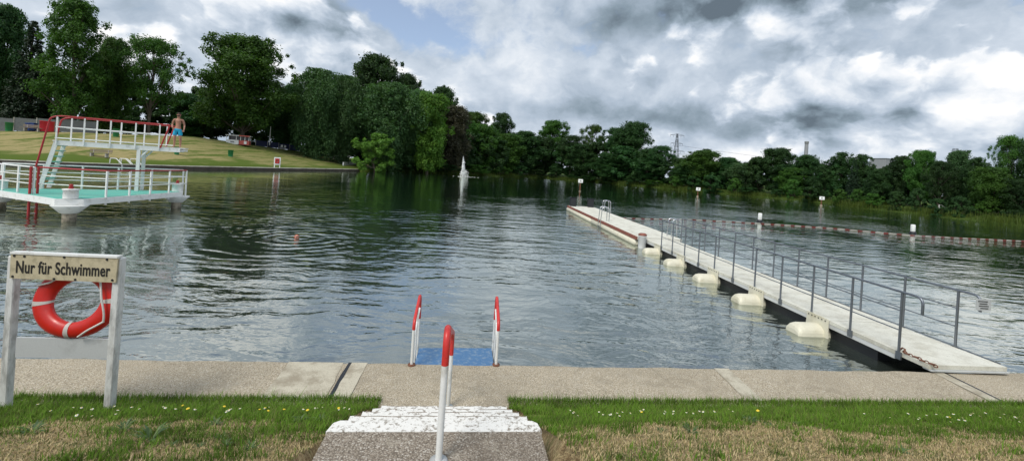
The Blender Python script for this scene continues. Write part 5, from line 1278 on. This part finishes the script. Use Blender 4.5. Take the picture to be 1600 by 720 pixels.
for i in range(len(FARP)-1):
    a, b = FARP[i], FARP[i+1]; L_ = (b-a).length; n = int(L_*110); f_ = R.rand(n); dr = (b-a).normalized(); nr = Vector((-dr.y, dr.x))
    dens = .5+.5*np.sin(f_*L_*.35+i); off = R.rand(n)*2.6-.5
    keep = R.rand(n) < np.clip(dens, .15, 1)
    pts_.append(np.stack([a.x+(b.x-a.x)*f_+nr.x*off, a.y+(b.y-a.y)*f_+nr.y*off, 0*f_], 1)[keep])
pts_ = np.concatenate(pts_); pts_[:, 2] = np.maximum(ground(pts_[:, 0], pts_[:, 1]), -.05)
blades('reeds', pts_, .5+1.0*R.rand(len(pts_)), .035, None, M['reed'], .2, label='light green reeds along the far waterline', cat='reeds', kind='stuff')

# ------------------------------------------------------------------ near lawn: blades, weeds, daisies
R = np.random.RandomState(9); n = 420000
tt = R.rand(n)**1.0*19-7.6; ss_ = -.90-R.rand(n)**1.15*3.3
ok = ~((tt > -1.50) & (tt < .035) & (ss_ > -5)); tt, ss_ = tt[ok], ss_[ok]
def fb(x, y, s_, seed=0.0):
    return np.array([mnoise.fractal(Vector((a*s_, b*s_, seed)), 1.0, 2.0, 4) for a, b in zip(x, y)])
gx_ = np.arange(-8, 12.2, .1); gs_ = np.arange(-4.4, -.8, .1)
NG = np.array([[mnoise.fractal(Vector((a*.9, b*1.6, 3.3)), 1.0, 2.0, 4) for a in gx_] for b in gs_])
NG2 = np.array([[mnoise.fractal(Vector((a*3.0, b*3.5, 9.3)), 1.0, 2.0, 4) for a in gx_] for b in gs_])
ix = np.clip(((tt+8)/.1).astype(int), 0, len(gx_)-1); iy = np.clip(((ss_+4.4)/.1).astype(int), 0, len(gs_)-1)
nz = NG[iy, ix]; nz2 = NG2[iy, ix]
lim = 2.27+.45*sstep(tt, 2, 8)-.1*sstep(-tt, 3, 6)
g_ = 1-sstep(-ss_+nz*1.3+nz2*.9, lim-.35, lim+.55)          # 1 = lush, 0 = dry
g_ = np.maximum(g_, np.clip(sstep(nz2+nz*.4, .10, .50)*.8, 0, 1)*(.60+.40*sstep(-tt, 1.0, 3.5)))
px_ = ORG.x+E1.x*tt+E2.x*ss_; py__ = ORG.y+E1.y*tt+E2.y*ss_; pz_ = np.where(ss_ > -1.02, PZ-.003, ground(px_, py__)-.005)
isg = R.rand(len(tt)) < g_
rnd = R.rand(len(tt), 1)
gr1 = np.array([.075, .170, .012]); gr2 = np.array([.175, .310, .032]); dr1 = np.array([.40, .30, .14]); dr2 = np.array([.68, .56, .33])
tint = np.where(isg[:, None], gr1+(gr2-gr1)*rnd, dr1+(dr2-dr1)*rnd); olive = np.array([.11, .13, .035])
bald = (sstep(NG[iy, ix]*.6-nz2, .22, .5) > R.rand(len(tt))) & (-ss_ > 1.6); isg = isg & ~bald; mixr = (R.rand(len(tt), 1) < .25); tint = np.where(mixr, olive+(olive*.5)*rnd, tint)
dk = np.clip(1-.35*sstep(nz2, .1, .5)[:, None]*isg[:, None], .5, 1); tint = tint*dk
hg = np.where(isg, .028+.042*R.rand(len(tt)), .010+.016*R.rand(len(tt)))*(1+.5*(R.rand(len(tt)) > .97)); wd = np.where(isg, .0022+.0014*R.rand(len(tt)), .0022+.0012*R.rand(len(tt)))
edge = sstep(ss_, -1.25, -1.05); hg *= (1+.5*edge*R.rand(len(tt)))
blades('lawn_grass', np.stack([px_, py__, pz_], 1), hg, wd, tint, M['blade'], .75, 5, label='lush green grass by the path fading into dry straw turf', cat='grass', kind='stuff')
# weeds: rosettes of broad leaves
m, t = mat('weed_leaf'); finish(t, pbsdf(t, t.mix(t.node('ShaderNodeNewGeometry').outputs['Random Per Island'], (.025, .06, .012), (.07, .12, .022)), .55)); M['weed'] = m
def weed_mesh(seed):
    R = random.Random(seed); mb = MB()
    for i in range(30):
        a = R.uniform(0, 6.28); L_ = R.uniform(.03, .085); up = R.uniform(.2, 1.3); w_ = R.uniform(.003, .007); d0 = Vector((math.cos(a), math.sin(a), 0)); sd3 = Vector((-d0.y, d0.x, 0))*w_
        b = d0*.005; mpt = b+d0*L_*.5+Vector((0, 0, L_*up*.45)); tp = b+d0*L_+Vector((0, 0, L_*up*.5))
        mb.add([b, mpt+sd3, tp, mpt-sd3], [(0, 1, 2, 3)])
    me = bpy.data.meshes.new('weed_plant'); me.from_pydata(mb.v, [], mb.f); me.materials.append(M['weed']); return me
WM = [weed_mesh(i) for i in range(4)]
R = random.Random(21)
spots = [(pt(100, 690)*.72, -2.75), (-4.0, -2.9), (-3.2, -3.0), (-3.6, -3.15)]
spots = [(-3.15, -2.55), (-2.75, -2.85), (-2.35, -2.7), (-3.6, -2.75), (-2.0, -3.0), (-4.2, -2.45)]+[(R.uniform(1.0, 8.5), R.uniform(-3.3, -2.2)) for _ in range(16)]+[(R.uniform(-5.5, -1.7), R.uniform(-3.2, -2.0)) for _ in range(12)]
for i, (a, b) in enumerate(spots):
    q = TS(a, b); o = bpy.data.objects.new('weed_plant', WM[i % 4]); C.objects.link(o); s_ = R.uniform(.5, 1.1)*(1.5 if i < 4 else 1); o.location = (q.x, q.y, gz(q.x, q.y)); o.scale = (s_,)*3; o.rotation_euler = (0, 0, R.uniform(0, 6))
    tag(o, 'leafy green weed tuft growing in the dry turf', 'weed', 'weed tufts in the turf')
def daisy(): 
    mb = MB(); n = 12; vs = [Vector((0, 0, .052))]
    for j in range(n*2): r_ = .0115 if j % 2 == 0 else .007; a = math.pi*j/n; vs.append(Vector((r_*math.cos(a), r_*math.sin(a), .050)))
    mb.add(vs, [(0, 1+j, 1+(j+1) % (2*n)) for j in range(2*n)]); return mb
def mesh_of(mb, nm, mm): me = bpy.data.meshes.new(nm); me.from_pydata(mb.v, [], mb.f); me.materials.append(mm); return me
dm = mesh_of(daisy(), 'petals', M['white_paint']); m, t = mat('flower_yellow'); finish(t, pbsdf(t, (.75, .55, .03), .6)); M['yellow'] = m
d2 = MB(); d2.lathe((0, 0, .051), [(.004, 0), (.0035, .003)], 8); dc = mesh_of(d2, 'flower_centre', M['yellow']); d3 = MB(); d3.tube([(0, 0, 0), (.002, 0, .05)], .0008, 4); ds = mesh_of(d3, 'stalk', M['weed'])
d4 = MB(); d4.lathe((0, 0, .046), [(.006, 0), (.014, .006), (.010, .010)], 12); yd = mesh_of(d4, 'petals', M['yellow'])
clus = [(-4.1, -1.75), (-3.1, -1.75), (-2.6, -1.75), (-1.75, -1.65), (-1.9, -1.8), (-3.5, -1.95), (1.2, -1.9), (1.6, -1.95), (2.2, -1.95), (4.6, -2.1), (5.2, -2.1), (6.2, -2.2), (7.0, -1.8), (.6, -1.85)]
for i in range(120):
    cx_, cs_ = R.choice(clus); a = cx_+R.gauss(0, .28); b = min(-1.3, cs_+R.gauss(0, .14)); y_ = R.random() < .13
    if -1.6 < a < .15: continue
    q = TS(a, b); r = empty('dandelion' if y_ else 'daisy', (q.x, q.y, gz(q.x, q.y)+.018), R.uniform(0, 6), label='small yellow flower in the grass by the path' if y_ else 'small white daisy in the grass by the path', cat='flower', group='yellow flowers in the grass' if y_ else 'white daisies in the grass')
    s_ = R.uniform(.75, 1.2); r.scale = (s_,)*3; r.rotation_euler[0] = R.uniform(.1, .5)
    for me_ in ((yd, ds) if y_ else (dm, dc, ds)):
        o = bpy.data.objects.new(me_.name.split('.')[0], me_); C.objects.link(o); o.parent = r
